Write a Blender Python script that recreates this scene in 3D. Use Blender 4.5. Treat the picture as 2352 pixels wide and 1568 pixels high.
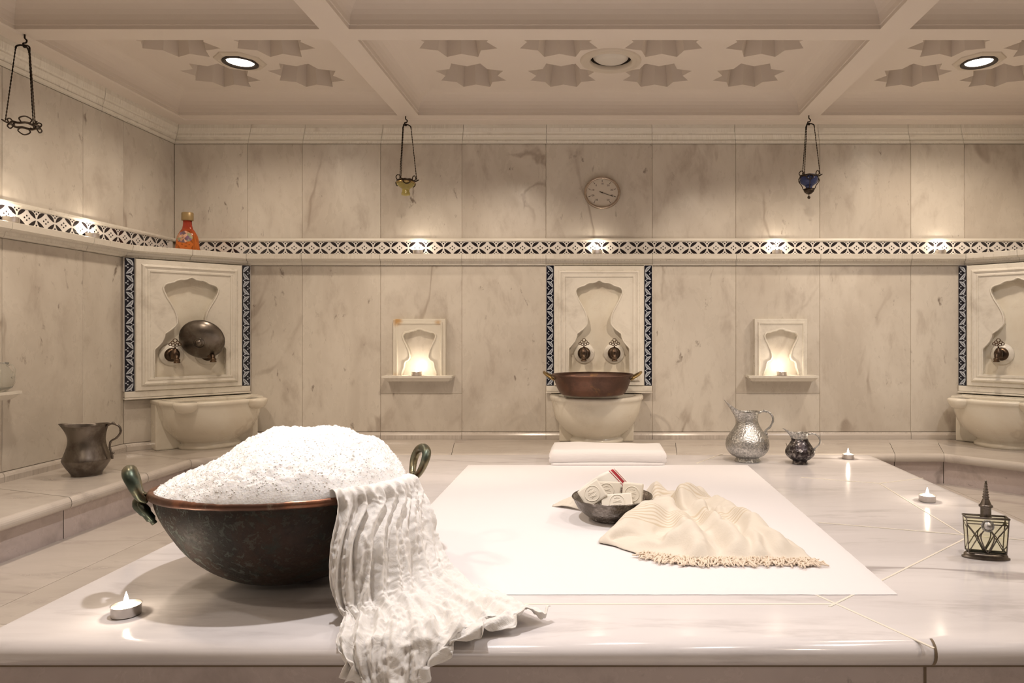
import bpy, bmesh, math, random
import numpy as np
from math import sin, cos, pi, sqrt, radians as RAD
from mathutils import Vector, Matrix, noise, geometry
for o in list(bpy.data.objects): bpy.data.objects.remove(o)
C = bpy.context.scene
COL = C.collection
random.seed(7)
# ------------------------------------------------------------ camera, world, light
CAMZ, F, VX, VY, YW = 0.605, 1568.0, 1365.0, 765.0, 3.11
TOP = 0.125                                   # top of platform and benches
cam = bpy.data.objects.new('camera', bpy.data.cameras.new('camera')); COL.objects.link(cam)
cam.location = (0, 0, CAMZ); cam.rotation_euler = (RAD(90), 0, 0)
cam.data.lens = 24; cam.data.sensor_width = 36
cam.data.shift_x = -(VX-1176)/2352; cam.data.shift_y = -(784-VY)/2352
cam.data.clip_start = 0.02
C.camera = cam
w = bpy.data.worlds.new('world'); C.world = w; w.use_nodes = True
w.node_tree.nodes['Background'].inputs[0].default_value = (1, .85, .68, 1)
w.node_tree.nodes['Background'].inputs[1].default_value = 0.3
C.view_settings.view_transform = 'Standard'; C.view_settings.look = 'None'
C.view_settings.gamma = 1; C.view_settings.exposure = 0.68
C.view_settings.use_curve_mapping = False
WARM = (1, .82, .645)
SOFT = (1, .93, .90)
def lamp(name, kind, loc, energy, color=WARM, **k):
    l = bpy.data.lights.new(name, kind); l.energy = energy; l.color = color
    o = bpy.data.objects.new(name, l); o.location = loc; COL.objects.link(o)
    for a, b in k.items():
        if a == 'aim':
            d = Vector(b)-Vector(loc); o.rotation_euler = d.to_track_quat('-Z', 'Y').to_euler()
        else: setattr(l, a, b)
    return o
# ceiling downlights seen and unseen, plus two added wall washers: (x, y, watts, cone, colour, aim)
DOWN = [(-1.33, 2.565, 10, 150, WARM, None), (1.445, 2.565, 17, 150, WARM, None),
        (-.47, 1.20, 30, 106, SOFT, (-.60, 1.18, .2)), (.12, 1.75, 10, 84, SOFT, (.12, 1.80, .1)),
        (-.42, 1.95, 20, 76, WARM, (-.50, 3.0, .33)), (.58, 1.95, 18, 76, WARM, (.70, 3.0, .33)),  # unseen wall washers, added to brighten the back wall
        (-1.33, 1.70, 14, 140, WARM, None), (1.445, 1.70, 13, 150, SOFT, None),
        (.70, 1.05, 11.5, 110, SOFT, (.70, 1.15, .1)),
        (-1.33, .70, 10, 150, WARM, None), (1.445, .70, 12, 150, WARM, None),
        (-.9, -.75, 5, 160, WARM, None), (1.0, -.75, 5, 160, WARM, None)]
for i, (x, y, e, cone, c_, aim) in enumerate(DOWN):
    z = 1.552 if aim else 1.612
    lamp('downlight_or_washer', 'SPOT', (x, y, z), e, c_, spot_size=RAD(cone), spot_blend=.6,
         shadow_soft_size=.022 if aim else .045, aim=aim or (x, y, 0))
# ------------------------------------------------------------ node helpers
class NT:
    def __init__(s, name):
        s.m = bpy.data.materials.new(name); s.m.use_nodes = True; s.t = s.m.node_tree
        s.b = s.t.nodes['Principled BSDF']
    def n(s, t, **k):
        nd = s.t.nodes.new(t)
        for a, b in k.items():
            if a.startswith('i_'): s.put(nd.inputs[int(a[2:]) if a[2:].isdigit() else a[2:].replace('_', ' ')], b)
            else: setattr(nd, a, b)
        return nd
    def put(s, sock, v):
        if hasattr(v, 'links'): s.t.links.new(v, sock)
        elif isinstance(v, tuple) and len(v) == 3 and sock.type == 'RGBA': sock.default_value = (*v, 1)
        else: sock.default_value = v
    def math(s, op, a, b=0., c=0.):
        nd = s.n('ShaderNodeMath', operation=op); s.put(nd.inputs[0], a); s.put(nd.inputs[1], b); s.put(nd.inputs[2], c)
        return nd.outputs[0]
    def mix(s, f, a, b, mode='MIX'):
        nd = s.n('ShaderNodeMixRGB', blend_type=mode); s.put(nd.inputs[0], f); s.put(nd.inputs[1], a); s.put(nd.inputs[2], b)
        return nd.outputs[0]
    def noise(s, vec, sc, det=4., rough=.5, dist=0.):
        nd = s.n('ShaderNodeTexNoise'); s.put(nd.inputs['Vector'], vec)
        nd.inputs['Scale'].default_value = sc; nd.inputs['Detail'].default_value = det
        nd.inputs['Roughness'].default_value = rough; nd.inputs['Distortion'].default_value = dist
        return nd.outputs[0]
    def rng(s, v, a, b, c=0., d=1.):
        nd = s.n('ShaderNodeMapRange', interpolation_type='SMOOTHSTEP'); s.put(nd.inputs[0], v)
        for i, q in enumerate((a, b, c, d)): nd.inputs[i+1].default_value = q
        return nd.outputs[0]
    def obj(s, sc=(1, 1, 1), rot=(0, 0, 0), tid=False):
        tc = s.n('ShaderNodeTexCoord').outputs['Object']
        mp = s.n('ShaderNodeMapping'); mp.inputs['Scale'].default_value = sc; mp.inputs['Rotation'].default_value = rot
        s.t.links.new(tc, mp.inputs[0]); out = mp.outputs[0]
        if tid:
            at = s.n('ShaderNodeAttribute', attribute_name='tid')
            ad = s.n('ShaderNodeVectorMath', operation='ADD'); s.t.links.new(out, ad.inputs[0]); s.t.links.new(at.outputs['Vector'], ad.inputs[1])
            out = ad.outputs[0]
        return out
    def bump(s, h, st, dist=.002, base=None):
        nd = s.n('ShaderNodeBump'); nd.inputs['Strength'].default_value = st; nd.inputs['Distance'].default_value = dist
        s.put(nd.inputs['Height'], h)
        if base: s.put(nd.inputs['Normal'], base)
        s.put(s.b.inputs['Normal'], nd.outputs[0]); return nd.outputs[0]
    def set(s, **k):
        for a, b in k.items(): s.put(s.b.inputs[a.replace('_', ' ')], b)
        return s.m
def marble(name, base, cloud, vein, sc=(1, 1, 1), rot=(0, 0, 0), vs=1., rough=.25, spots=.6, amt=.6, big=1., sss=0., smask=.5):
    t = NT(name); v = t.obj(sc, rot, True)
    n1 = t.noise(v, 2.2*big, 7, .6, .6); n2 = t.noise(v, 9, 6, .65, .3)
    col = t.mix(t.rng(n1, .36, .68), base, cloud)
    col = t.mix(t.math('MULTIPLY', t.rng(n2, .50, .74), .45), col, vein)
    vn = t.noise(v, 1.5*big, 5, .5, .45)
    d = t.math('ABSOLUTE', t.math('SUBTRACT', vn, .5))
    line = t.math('MULTIPLY', t.rng(d, .0, .018*vs, 1, 0), t.rng(t.noise(v, 3.1, 3, .5), .46, .64))
    col = t.mix(t.math('MULTIPLY', line, amt), col, vein)
    sp = t.math('MULTIPLY', t.rng(t.noise(v, 21, 4, .65, .5), .62, .74), t.rng(t.noise(v, 2.6, 2, .5), smask, smask+.14))
    col = t.mix(t.math('MULTIPLY', sp, spots), col, tuple(x*.75 for x in vein))
    t.set(Base_Color=col, Roughness=t.rng(n2, .3, .7, rough*.75, rough*1.4))
    if sss:
        t.b.inputs['Subsurface Weight'].default_value = sss; t.b.inputs['Subsurface Radius'].default_value = (.03, .022, .015)
        t.b.inputs['Subsurface Scale'].default_value = .3
    return t.m
def plain(name, col, rough=.5, metal=0., bump=None, **k):
    t = NT(name)
    c = col
    if bump:
        v = t.obj(); h = t.noise(v, bump[0], 4, .6); t.bump(h, bump[1], bump[2] if len(bump) > 2 else .001)
    t.set(Base_Color=c, Roughness=rough, Metallic=metal, **k); return t.m
M = {}
M['wall'] = marble('wall_marble', (.68, .635, .565), (.56, .51, .445), (.33, .27, .22), rough=.3, amt=.75, vs=1.0, sc=(1.2, 1, .6), rot=(0, .6, 0), spots=1.0, smask=.42)
M['carve'] = marble('carved_marble', (.80, .765, .69), (.73, .69, .61), (.40, .35, .29), rough=.3, amt=.3, spots=.1, vs=.9)
M['basin'] = marble('basin_marble', (.80, .76, .66), (.73, .67, .56), (.45, .37, .28), rough=.22, amt=.3, spots=.15, big=1.6)
M['slab'] = marble('platform_marble', (.745, .715, .72), (.63, .60, .605), (.33, .295, .295), rough=.13, sc=(.32, 1.5, 1.5), rot=(0, 0, .22), amt=.8, spots=.25, vs=1.4, big=1.3)
M['bench'] = marble('bench_marble', (.62, .57, .52), (.53, .48, .43), (.28, .24, .22), rough=.2, sc=(.5, 1.3, 1.3), rot=(0, 0, .1), amt=.45, spots=.2, vs=1.2)
M['riser'] = marble('riser_marble', (.60, .52, .50), (.51, .44, .425), (.24, .20, .18), rough=.25, amt=.5)
M['grout'] = plain('grout', (.42, .35, .27), .8)
M['pale_grout'] = plain('pale_grout', (.76, .71, .62), .6)
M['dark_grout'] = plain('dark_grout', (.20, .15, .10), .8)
M['plaster'] = plain('ceiling_plaster', (.70, .63, .56), .75, bump=(14, .12, .002))
M['starin'] = M['plaster']
M['glaze'] = plain('white_glazed_tile', (.78, .75, .72), .12)
M['black'] = plain('black_glaze', (.018, .014, .016), .15)
M['navy'] = plain('dark_blue_glaze', (.008, .009, .018), .15)
M['skyglaze'] = plain('pale_blue_glaze', (.46, .50, .56), .15)
# ------------------------------------------------------------ mesh helpers
class MB:
    def __init__(s): s.v = []; s.f = []; s.m = []; s.t = []; s.sm = []
    def add(s, vs, fs, mi=0, smooth=False, tid=None):
        b = len(s.v); s.v += [tuple(x) for x in vs]
        tid = tid or (0, 0, 0); s.t += [tid]*len(vs)
        for f in fs: s.f.append(tuple(b+i for i in f)); s.m.append(mi); s.sm.append(smooth)
        return s
    def box(s, a, b, mi=0, bev=0., tid=None):
        (x0, y0, z0), (x1, y1, z1) = a, b
        if bev <= 0:
            vs = [(x, y, z) for z in (z0, z1) for y in (y0, y1) for x in (x0, x1)]
            return s.add(vs, [(0, 2, 3, 1), (4, 5, 7, 6), (0, 1, 5, 4), (2, 6, 7, 3), (0, 4, 6, 2), (1, 3, 7, 5)], mi, False, tid)
        bm = bmesh.new(); bmesh.ops.create_cube(bm, size=1)
        for v in bm.verts: v.co = Vector((x0+(v.co.x+.5)*(x1-x0), y0+(v.co.y+.5)*(y1-y0), z0+(v.co.z+.5)*(z1-z0)))
        bmesh.ops.bevel(bm, geom=bm.edges[:], offset=bev, segments=2, profile=.6, affect='EDGES')
        s.bm(bm, mi, tid=tid); return s
    def bm(s, bm, mi=0, smooth=False, tid=None):
        bm.verts.ensure_lookup_table(); bm.verts.index_update()
        s.add([v.co[:] for v in bm.verts], [[v.index for v in f.verts] for f in bm.faces], mi, smooth, tid); bm.free(); return s
    def lathe(s, prof, n=48, c=(0, 0, 0), mi=0, smooth=True, a0=0., a1=2*pi, sx=1., sy=1.):
        full = abs(a1-a0-2*pi) < 1e-6; k = n if full else n+1
        vs = [(c[0]+r*cos(a0+(a1-a0)*j/n)*sx, c[1]+r*sin(a0+(a1-a0)*j/n)*sy, c[2]+z) for r, z in prof for j in range(k)]
        fs = []
        for i in range(len(prof)-1):
            for j in range(n):
                j2 = (j+1) % k
                fs.append((i*k+j, i*k+j2, (i+1)*k+j2, (i+1)*k+j))
        return s.add(vs, fs, mi, smooth)
    def grid(s, P, mi=0, smooth=True, closeu=False, tid=None):
        R, Q = len(P), len(P[0]); vs = [p for r in P for p in r]; fs = []
        for i in range(R-1):
            for j in range(Q if closeu else Q-1):
                j2 = (j+1) % Q; fs.append((i*Q+j, i*Q+j2, (i+1)*Q+j2, (i+1)*Q+j))
        return s.add(vs, fs, mi, smooth, tid)
    def tube(s, path, r, n=8, mi=0, closed=False, flat=1.):
        P = [Vector(p) for p in path]; k = len(P)
        rr = r if isinstance(r, (list, tuple)) else [r]*k
        rings = []; up = None
        for i in range(k):
            a = P[i-1] if (i or closed) else P[i]; b = P[(i+1) % k] if (i < k-1 or closed) else P[i]
            t = (b-a).normalized()
            if up is None:
                up = Vector((0, 0, 1)) if abs(t.z) < .9 else Vector((1, 0, 0))
            x = t.cross(up)
            if x.length < 1e-6: x = t.orthogonal()
            x.normalize(); up = x.cross(t).normalized()
            rings.append([P[i]+(x*cos(2*pi*j/n)+up*sin(2*pi*j/n)*flat)*rr[i] for j in range(n)])
        if closed: rings.append(rings[0])
        s.grid(rings, mi, True, True)
        if not closed:
            b = len(s.v); s.v += [tuple(P[0]), tuple(P[-1])]; s.t += [(0, 0, 0)]*2
            st = b-len(rings)*n
            for j in range(n):
                s.f.append((b, st+(j+1) % n, st+j)); s.f.append((b+1, b-n+j, b-n+(j+1) % n)); s.m += [mi]*2; s.sm += [True]*2
        return s
    def ball(s, c, r, mi=0, n=12, sz=1.):
        pr = [(r*sin(pi*i/n), -r*cos(pi*i/n)*sz) for i in range(n+1)]
        return s.lathe(pr, n*2 if n < 9 else 20, c, mi)
    def build(s, name, mats, parent=None, loc=None, rot=None, **tags):
        me = bpy.data.meshes.new(name); me.from_pydata(s.v, [], s.f)
        if not isinstance(mats, (list, tuple)): mats = [mats]
        for m in mats: me.materials.append(M[m] if isinstance(m, str) else m)
        me.polygons.foreach_set('material_index', s.m); me.polygons.foreach_set('use_smooth', s.sm)
        at = me.attributes.new('tid', 'FLOAT_VECTOR', 'POINT')
        at.data.foreach_set('vector', [c for t in s.t for c in t])
        me.update()
        bm = bmesh.new(); bm.from_mesh(me); bmesh.ops.remove_doubles(bm, verts=bm.verts, dist=1e-6)
        if not tags.pop('raw', False): bmesh.ops.recalc_face_normals(bm, faces=bm.faces)
        bm.to_mesh(me); bm.free()
        o = bpy.data.objects.new(name, me); COL.objects.link(o)
        if parent: o.parent = parent
        if loc: o.location = loc
        if rot: o.rotation_euler = rot
        for k_, v_ in tags.items(): o[k_] = v_
        return o
def rt(): return (random.uniform(-9, 9), random.uniform(-9, 9), random.uniform(-9, 9))
def thing(name, label, cat, loc=(0, 0, 0), rz=0., group=None, rot=None):
    o = bpy.data.objects.new(name, None); COL.objects.link(o); o.empty_display_size = .05
    o.location = loc; o.rotation_euler = rot or (0, 0, rz); o['label'] = label; o['category'] = cat
    if group: o['group'] = group
    return o
def dup(root, loc, rz, label, group=None, rot=None):
    def cp(o, par):
        c = o.copy(); COL.objects.link(c); c.parent = par
        for ch in o.children: cp(ch, c)
        return c
    r = cp(root, None); r.location = loc; r.rotation_euler = rot or (0, 0, rz); r['label'] = label
    if group: r['group'] = group
    return r
def solid(o, th, off=0.):
    m = o.modifiers.new('solidify', 'SOLIDIFY'); m.thickness = th; m.offset = off
def subd(o, l=1):
    m = o.modifiers.new('subsurf', 'SUBSURF'); m.levels = l; m.render_levels = l
def spl(pts, n):
    "smooth curve through points"
    P = [Vector(p) for p in pts]; out = []
    Q = [P[0]*2-P[1]]+P+[P[-1]*2-P[-2]]
    for i in range(len(P)-1):
        a, b, c, d = Q[i:i+4]
        for k in range(n):
            t = k/n
            out.append(.5*((2*b)+(c-a)*t+(2*a-5*b+4*c-d)*t*t+(3*b-a-3*c+d)*t**3))
    return out+[P[-1]]
def offpath(path, d, closed=False):
    "offset a plan polyline to its right-hand side (inside of the room) by d with mitres"
    n = len(path); out = []
    for i in range(n):
        p = Vector(path[i][:2]); ds = []
        if i or closed: ds.append((p-Vector(path[i-1][:2])).normalized())
        if i < n-1 or closed: ds.append((Vector(path[(i+1) % n][:2])-p).normalized())
        ns = [Vector((t.y, -t.x)) for t in ds]
        if len(ns) == 1: out.append(p+ns[0]*d)
        else:
            m = (ns[0]+ns[1]).normalized(); out.append(p+m*(d/max(.2, m.dot(ns[0]))))
    return out
def sweep(mb, path, prof, joints=None, gap=.0007, mi=0, closed=False, smooth=False, caps=True):
    "sweep profile (out, z) along plan path; joints = per segment list of fractions where stones meet"
    n = len(path); segs = n if closed else n-1
    L = [offpath(path, d, closed) for d, z in prof]
    for i in range(segs):
        A = [Vector((L[k][i].x, L[k][i].y, prof[k][1])) for k in range(len(prof))]
        B = [Vector((L[k][(i+1) % n].x, L[k][(i+1) % n].y, prof[k][1])) for k in range(len(prof))]
        js = [0]+sorted(joints[i] if joints and i < len(joints) else [])+[1]
        for a, b in zip(js, js[1:]):
            ln = (B[0]-A[0]).length or 1; g = gap/ln
            P = [[A[k].lerp(B[k], a+g) for k in range(len(prof))], [A[k].lerp(B[k], b-g) for k in range(len(prof))]]
            mb.grid(P, mi, smooth, False, rt())
            if caps:
                for r in P: mb.add(r, [tuple(range(len(r)))], mi, False, rt())
    return mb
def panels(mb, o, d, lst, th=.012, bev=.0015, gap=.0006, mi=0):
    "stone slabs on a wall: o origin (x,y), d unit direction along the wall, room on the right-hand side; lst of (s0,s1,z0,z1)"
    n = (d[1], -d[0])
    def P(s, z, out): return (o[0]+d[0]*s+n[0]*out, o[1]+d[1]*s+n[1]*out, z)
    for s0, s1, z0, z1 in lst:
        a, b, c, e = s0+gap, s1-gap, z0+gap, z1-gap; k = bev
        vs = [P(a, c, -th), P(b, c, -th), P(b, e, -th), P(a, e, -th), P(a, c, -k), P(b, c, -k), P(b, e, -k), P(a, e, -k),
              P(a+k, c+k, 0), P(b-k, c+k, 0), P(b-k, e-k, 0), P(a+k, e-k, 0)]
        fs = [(8, 9, 10, 11)]+[(i, (i+1) % 4, 4+(i+1) % 4, 4+i) for i in range(4)]+[(4+i, 4+(i+1) % 4, 8+(i+1) % 4, 8+i) for i in range(4)]
        mb.add(vs, fs, mi, False, rt())
def flat(mb, outer, holes, z, mi=0, tid=None):
    L = [[Vector((x, y, 0)) for x, y in outer]]+[[Vector((x, y, 0)) for x, y in h] for h in holes]
    tr = geometry.tessellate_polygon(L); vs = [(p.x, p.y, z) for l in L for p in l]
    mb.add(vs, [tuple(t) for t in tr], mi, False, tid)
def wx(px, Y=YW): return (px-VX)/F*Y
def wz(py, Y=YW): return CAMZ-(py-VY)/F*Y
def gnd(px, py, z=TOP):
    Y = (CAMZ-z)*F/(py-VY); return ((px-VX)/F*Y, Y, z)
# ------------------------------------------------------------ room shell
XL, XR, YB = -1.914, 2.0, -2.0
CL, CR = 2.776, 2.796
low = [(XL, YB), (XL, CL), (-1.58, YW), (1.686, YW), (XR, CR), (XR, YB)]
upp = [(XL, YB), (XL, YW), (XR, YW), (XR, YB)]
ZS = .155; ZL = .913; ZB0, ZB1 = .961, 1.036; ZC = 1.468; ZTOP = 1.54
jb = [wx(p) for p in (400, 568, 694, 874, 1061, 1254, 1498, 1690, 1883, 2092, 2215)]+[XR]
jb[0] = XL
mb = MB()
up_ = [(a-XL, b-XL, ZB1, ZC) for a, b in zip(jb, jb[1:])]
lo_ = []
for a, b in zip(jb[1:-1], jb[2:-1]):
    if abs((a+b)/2-wx(967)) < .1 or abs((a+b)/2-wx(1787)) < .1:
        lo_ += [(a-XL, b-XL, ZS, .331), (a-XL, b-XL, .331, ZL)]
    else: lo_.append((a-XL, b-XL, ZS, ZL))
panels(mb, (XL, YW), (1, 0), up_+lo_)
mb.box((XL-.1, YW+.003, -.1), (XR+.1, YW+.12, 1.75), 1)
mb.build('wall_back', ['wall', 'grout'], kind='structure')
ys = [YB, -1.6, -1.25, -.9, -.55, -.2, .15, .5, .85, 1.2, 1.5, 1.85, 2.207, 2.556, 2.776, YW]
def side(name, X, d, o, sgn, ylist, ycut):
    mb = MB(); S = [abs(y-o[1]) for y in ylist]
    ul = [(min(a, b), max(a, b), ZB1, ZC) for a, b in zip(S, S[1:])]
    ll = [(min(abs(a-o[1]), abs(b-o[1])), max(abs(a-o[1]), abs(b-o[1])), ZS, ZL) for a, b in zip(ylist, ylist[1:]) if max(a, b) <= ycut+.01]
    panels(mb, o, d, ul+ll)
    mb.box((min(X, X+sgn*.12)+(.003*sgn if sgn > 0 else 0), YB-.1, -.1), (max(X, X+sgn*.12)+(.003*sgn if sgn < 0 else 0), YW+.12, 1.75), 1)
    return mb.build(name, ['wall', 'grout'], kind='structure')
side('wall_left', XL, (0, 1), (XL, YB), -1, ys, CL)
ysr = ys[:-2]+[CR, YW]
side('wall_right', XR, (0, -1), (XR, YW), 1, ysr, CR)
mb = MB(); mb.box((XL-.1, YB-.12, -.1), (XR+.1, YB, 1.75), 1)
panels(mb, (XR, YB), (-1, 0), [(i*.435, (i+1)*.435, ZS, ZTOP) for i in range(9)])
mb.build('wall_front', ['wall', 'grout'], kind='structure')
for nm, p, q, cor in (('wall_corner_left', low[1], low[2], (XL, YW)), ('wall_corner_right', low[3], low[4], (XR, YW))):
    mb = MB(); p_, q_ = Vector(p), Vector(q); d = (q_-p_).normalized(); ln = (q_-p_).length
    panels(mb, p, (d.x, d.y), [(0, ln, ZS, .331), (0, ln, .331, ZL)])
    n = Vector((-d.y, d.x))*.004
    a, b, c = p_+n, q_+n, Vector(cor)
    vs = [(v.x, v.y, z) for z in (0, ZB0-.0005) for v in (a, b, c)]
    mb.add(vs, [(3, 4, 5), (0, 1, 4, 3), (1, 2, 5, 4), (2, 0, 3, 5)], 0, False, rt())
    mb.build(nm, ['wall', 'grout'], kind='structure')
# floor of the gutter
mb = MB(); mb.box((XL-.1, YB-.1, -.08), (XR+.1, YW+.1, -.0015), 1)
for i in range(13):
    for j in range(9):
        x0 = XL+i*.30; y0 = YB+j*.57
        mb.box((x0+.0008, y0+.0008, -.01), (min(x0+.30, XR)-.0008, min(y0+.57, YW)-.0008, 0), 0, 0, rt())
mb.build('floor', ['bench', 'grout'], kind='structure')
# mouldings
T = 0
def trim(path, prof, mat, joints=None, **k):
    global T; T += 1
    return sweep(MB(), path, prof, joints, **k).build('trim_%d' % T, mat, kind='structure')
jc = [[.25, .5, .72, .80, .91], [(v-XL)/(XR-XL) for v in jb[1:-1]], [.1, .3, .5, .75]]
trim(upp, [(0, ZC), (.012, ZC+.001), (.016, ZC+.010), (.013, ZC+.014), (.026, ZC+.022), (.034, ZC+.030), (.034, ZC+.036), (.042, ZC+.040), (.05, ZC+.056), (.052, ZC+.078), (0, ZC+.08)], 'carve', jc)
lj = [[.3, .5, .75, .88, .955], [.5], [(v-low[2][0])/(low[3][0]-low[2][0]) for v in jb[2:-2]], [.5], [.1, .4, .7]]
trim(low, [(0, ZL), (.012, ZL+.001), (.014, ZL+.008), (.018, ZL+.010), (.020, ZL+.018), (.04, ZL+.020), (.052, ZL+.026), (.056, ZL+.046), (.052, ZB0), (0, ZB0)], 'carve', lj)
trim(upp, [(0, 1.021), (.010, 1.022), (.012, 1.028), (.010, 1.036), (0, 1.037)], 'carve')
trim(low, [(0, TOP), (.018, TOP), (.018, .143), (.014, .150), (.006, ZS), (0, ZS)], 'bench', lj)
# tile band: glazed strip with black leaf diamonds, raised motifs
def leaf(mb, P, a, b, wd, mi, bulge=0., n=7):
    a, b = Vector(a), Vector(b); d = b-a; nn = Vector((-d.y, d.x)).normalized(); up, dn = [], []
    for i in range(n):
        t = i/(n-1); w_ = wd*sin(pi*t)**.8; c = a+d*t+nn*bulge*sin(pi*t)
        up.append(c+nn*w_); dn.append(c-nn*w_)
    L = up+dn[-2:0:-1]
    mb.add([P(p.x, p.y) for p in L], [tuple(range(len(L)))], mi)
def dot(mb, P, c, r, mi, n=8):
    mb.add([P(c[0]+r*cos(2*pi*i/n), c[1]+r*sin(2*pi*i/n)) for i in range(n)], [tuple(range(n))], mi)
CW, CH = .0799, .0545
def band(p, q, s_from, s_to):
    global T; T += 1
    mb = MB(); p, q = Vector(p), Vector(q); d = (q-p).normalized(); nr = Vector((d.y, -d.x))
    zc = (ZB0+.003+1.021)/2
    def P3(out):
        return lambda s, z: (p.x+d.x*s+nr.x*out, p.y+d.y*s+nr.y*out, zc+z)
    B = P3(.006); zz0, zz1 = ZB0-.001-zc, 1.0215-zc; h = CH/2
    vs = [B(s_from, zz0), B(s_to, zz0), B(s_to, zz1), B(s_from, zz1)]; W = P3(-.004)
    mb.add(vs+[W(s_from, zz0), W(s_to, zz0), W(s_to, zz1), W(s_from, zz1)], [(0, 1, 2, 3), (0, 4, 5, 1), (3, 2, 6, 7), (0, 3, 7, 4), (1, 5, 6, 2)], 0)
    P = P3(.0066); n = int((s_to-s_from)/CW)+1
    for i in range(n):
        c = s_from+CW*(i+.5); wd = CW/2
        if c+wd > s_to+.002: break
        for sx in (-1, 1):
            for sz in (-1, 1):
                a = (c+sx*wd*.12, sz*h*.96); b = (c+sx*wd*.93, sz*h*.10)
                leaf(mb, P, a, b, .0066, 1, bulge=.0035*(1 if sx*sz > 0 else -1))
        for k in range(4): dot(mb, P, (c+.0095*cos(k*pi/2), .0075*sin(k*pi/2)), .0032, 1)
        for sz in (-1, 1):
            dot(mb, P, (c+wd, sz*h*.72), .0035, 1)
            for sx in (-1, 1): dot(mb, P, (c+wd+sx*.008 if c+wd+.01 < s_to else c+wd-.008, sz*h*.95), .0028, 1)
    mb.build('trim_%d' % T, ['glaze', 'black'], kind='structure', raw=True)
band((XL, YB), (XL, YW), .02, YW-YB-.02)
band((XL, YW), (XR, YW), .03, XR-XL-.02)
band((XR, YW), (XR, YB), .02, YW-YB-.02)
# ------------------------------------------------------------ coffered ceiling
mb = MB(); ZF = 1.628
cellx = [(XL+.13, -.845), (-.755, .88), (.97, XR-.13)]
celly = [(2.178, 2.93), (1.35, 2.10), (.52, 1.27), (-.31, .44), (-1.14, -.39), (-1.87, -1.22)]
starx = [[-1.483, -1.142], [-.488, -.127, .248, .612], [1.265, 1.61]]
holes = []
def ringp(x, y, r, n=24): return [(x+r*cos(2*pi*i/n), y+r*sin(2*pi*i/n)) for i in range(n)]
for ci, (x0, x1) in enumerate(cellx):
    for ri, (y0, y1) in enumerate(celly):
        holes.append([(x0, y0), (x1, y0), (x1, y1), (x0, y1)])
        loops = []
        pr = [(0, ZTOP), (0, ZTOP+.012), (.004, ZTOP+.012)]+[(.004+.078*(1-cos(t)), ZTOP+.012+(ZF-ZTOP-.012)*sin(t)) for t in [pi/2*k/8 for k in range(1, 9)]]
        for d_, z in pr: loops.append([(x0+d_, y0+d_, z), (x1-d_, y0+d_, z), (x1-d_, y1-d_, z), (x0+d_, y1-d_, z)])
        for a, b in zip(loops, loops[1:]):
            for k in range(4): mb.add([a[k], a[(k+1) % 4], b[(k+1) % 4], b[k]], [(0, 1, 2, 3)], 0, False)
        ins = .082; hs = []; yc = (y0+y1)/2
        sx = starx[ci] if ci != 0 else starx[0]
        stars = [(x, yc+dy) for x in sx for dy in (-.155, .160)] if ri < 4 else []
        lights = [(l[0], l[1]) for l in DOWN if x0 < l[0] < x1 and y0 < l[1] < y1 and not l[5]]
        if ci == 1 and ri == 0: lights.append((.062, 2.565))
        for lx, ly in lights:
            stars = [s for s in stars if (s[0]-lx)**2+(s[1]-ly)**2 > .20**2]
        for lx, ly in [(l[0], l[1]) for l in DOWN if l[5]]:
            stars = [s for s in stars if (s[0]-lx)**2+(s[1]-ly)**2 > .22**2]
        for (cx, cy) in stars:
            R = .138 if ri or cy > yc else .146
            S = [(cx+(R if k % 2 == 0 else R*.72)*1.04*cos(pi/8+pi*k/8), cy+(R if k % 2 == 0 else R*.72)*.97*sin(pi/8+pi*k/8)) for k in range(16)]
            hs.append(S); dz = .085
            S2 = [(cx+(x-cx)*.82, cy+(y-cy)*.82) for x, y in S]
            for k in range(16):
                k2 = (k+1) % 16
                mb.add([(*S[k], ZF), (*S[k2], ZF), (*S2[k2], ZF+dz), (*S2[k], ZF+dz)], [(0, 1, 2, 3)], 1)
            flat(mb, S2, [], ZF+dz, 1)
        for lx, ly in lights: hs.append(ringp(lx, ly, .062 if (lx, ly) != (.062, 2.565) else .082))
        flat(mb, [(x0+ins, y0+ins), (x1-ins, y0+ins), (x1-ins, y1-ins), (x0+ins, y1-ins)], hs, ZF)
flat(mb, [(XL-.02, YB-.02), (XR+.02, YB-.02), (XR+.02, YW+.02), (XL-.02, YW+.02)], holes, ZTOP)
# raised beads around perimeter soffit
sweep(mb, upp, [(.128, ZTOP), (.124, ZTOP-.004), (.118, ZTOP-.004), (.114, ZTOP)], caps=False, gap=0)
mb.box((XL-.1, YB-.1, 1.74), (XR+.1, YW+.1, 1.80), 0)
mb.build('ceiling', ['plaster', 'starin'], kind='structure')
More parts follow.
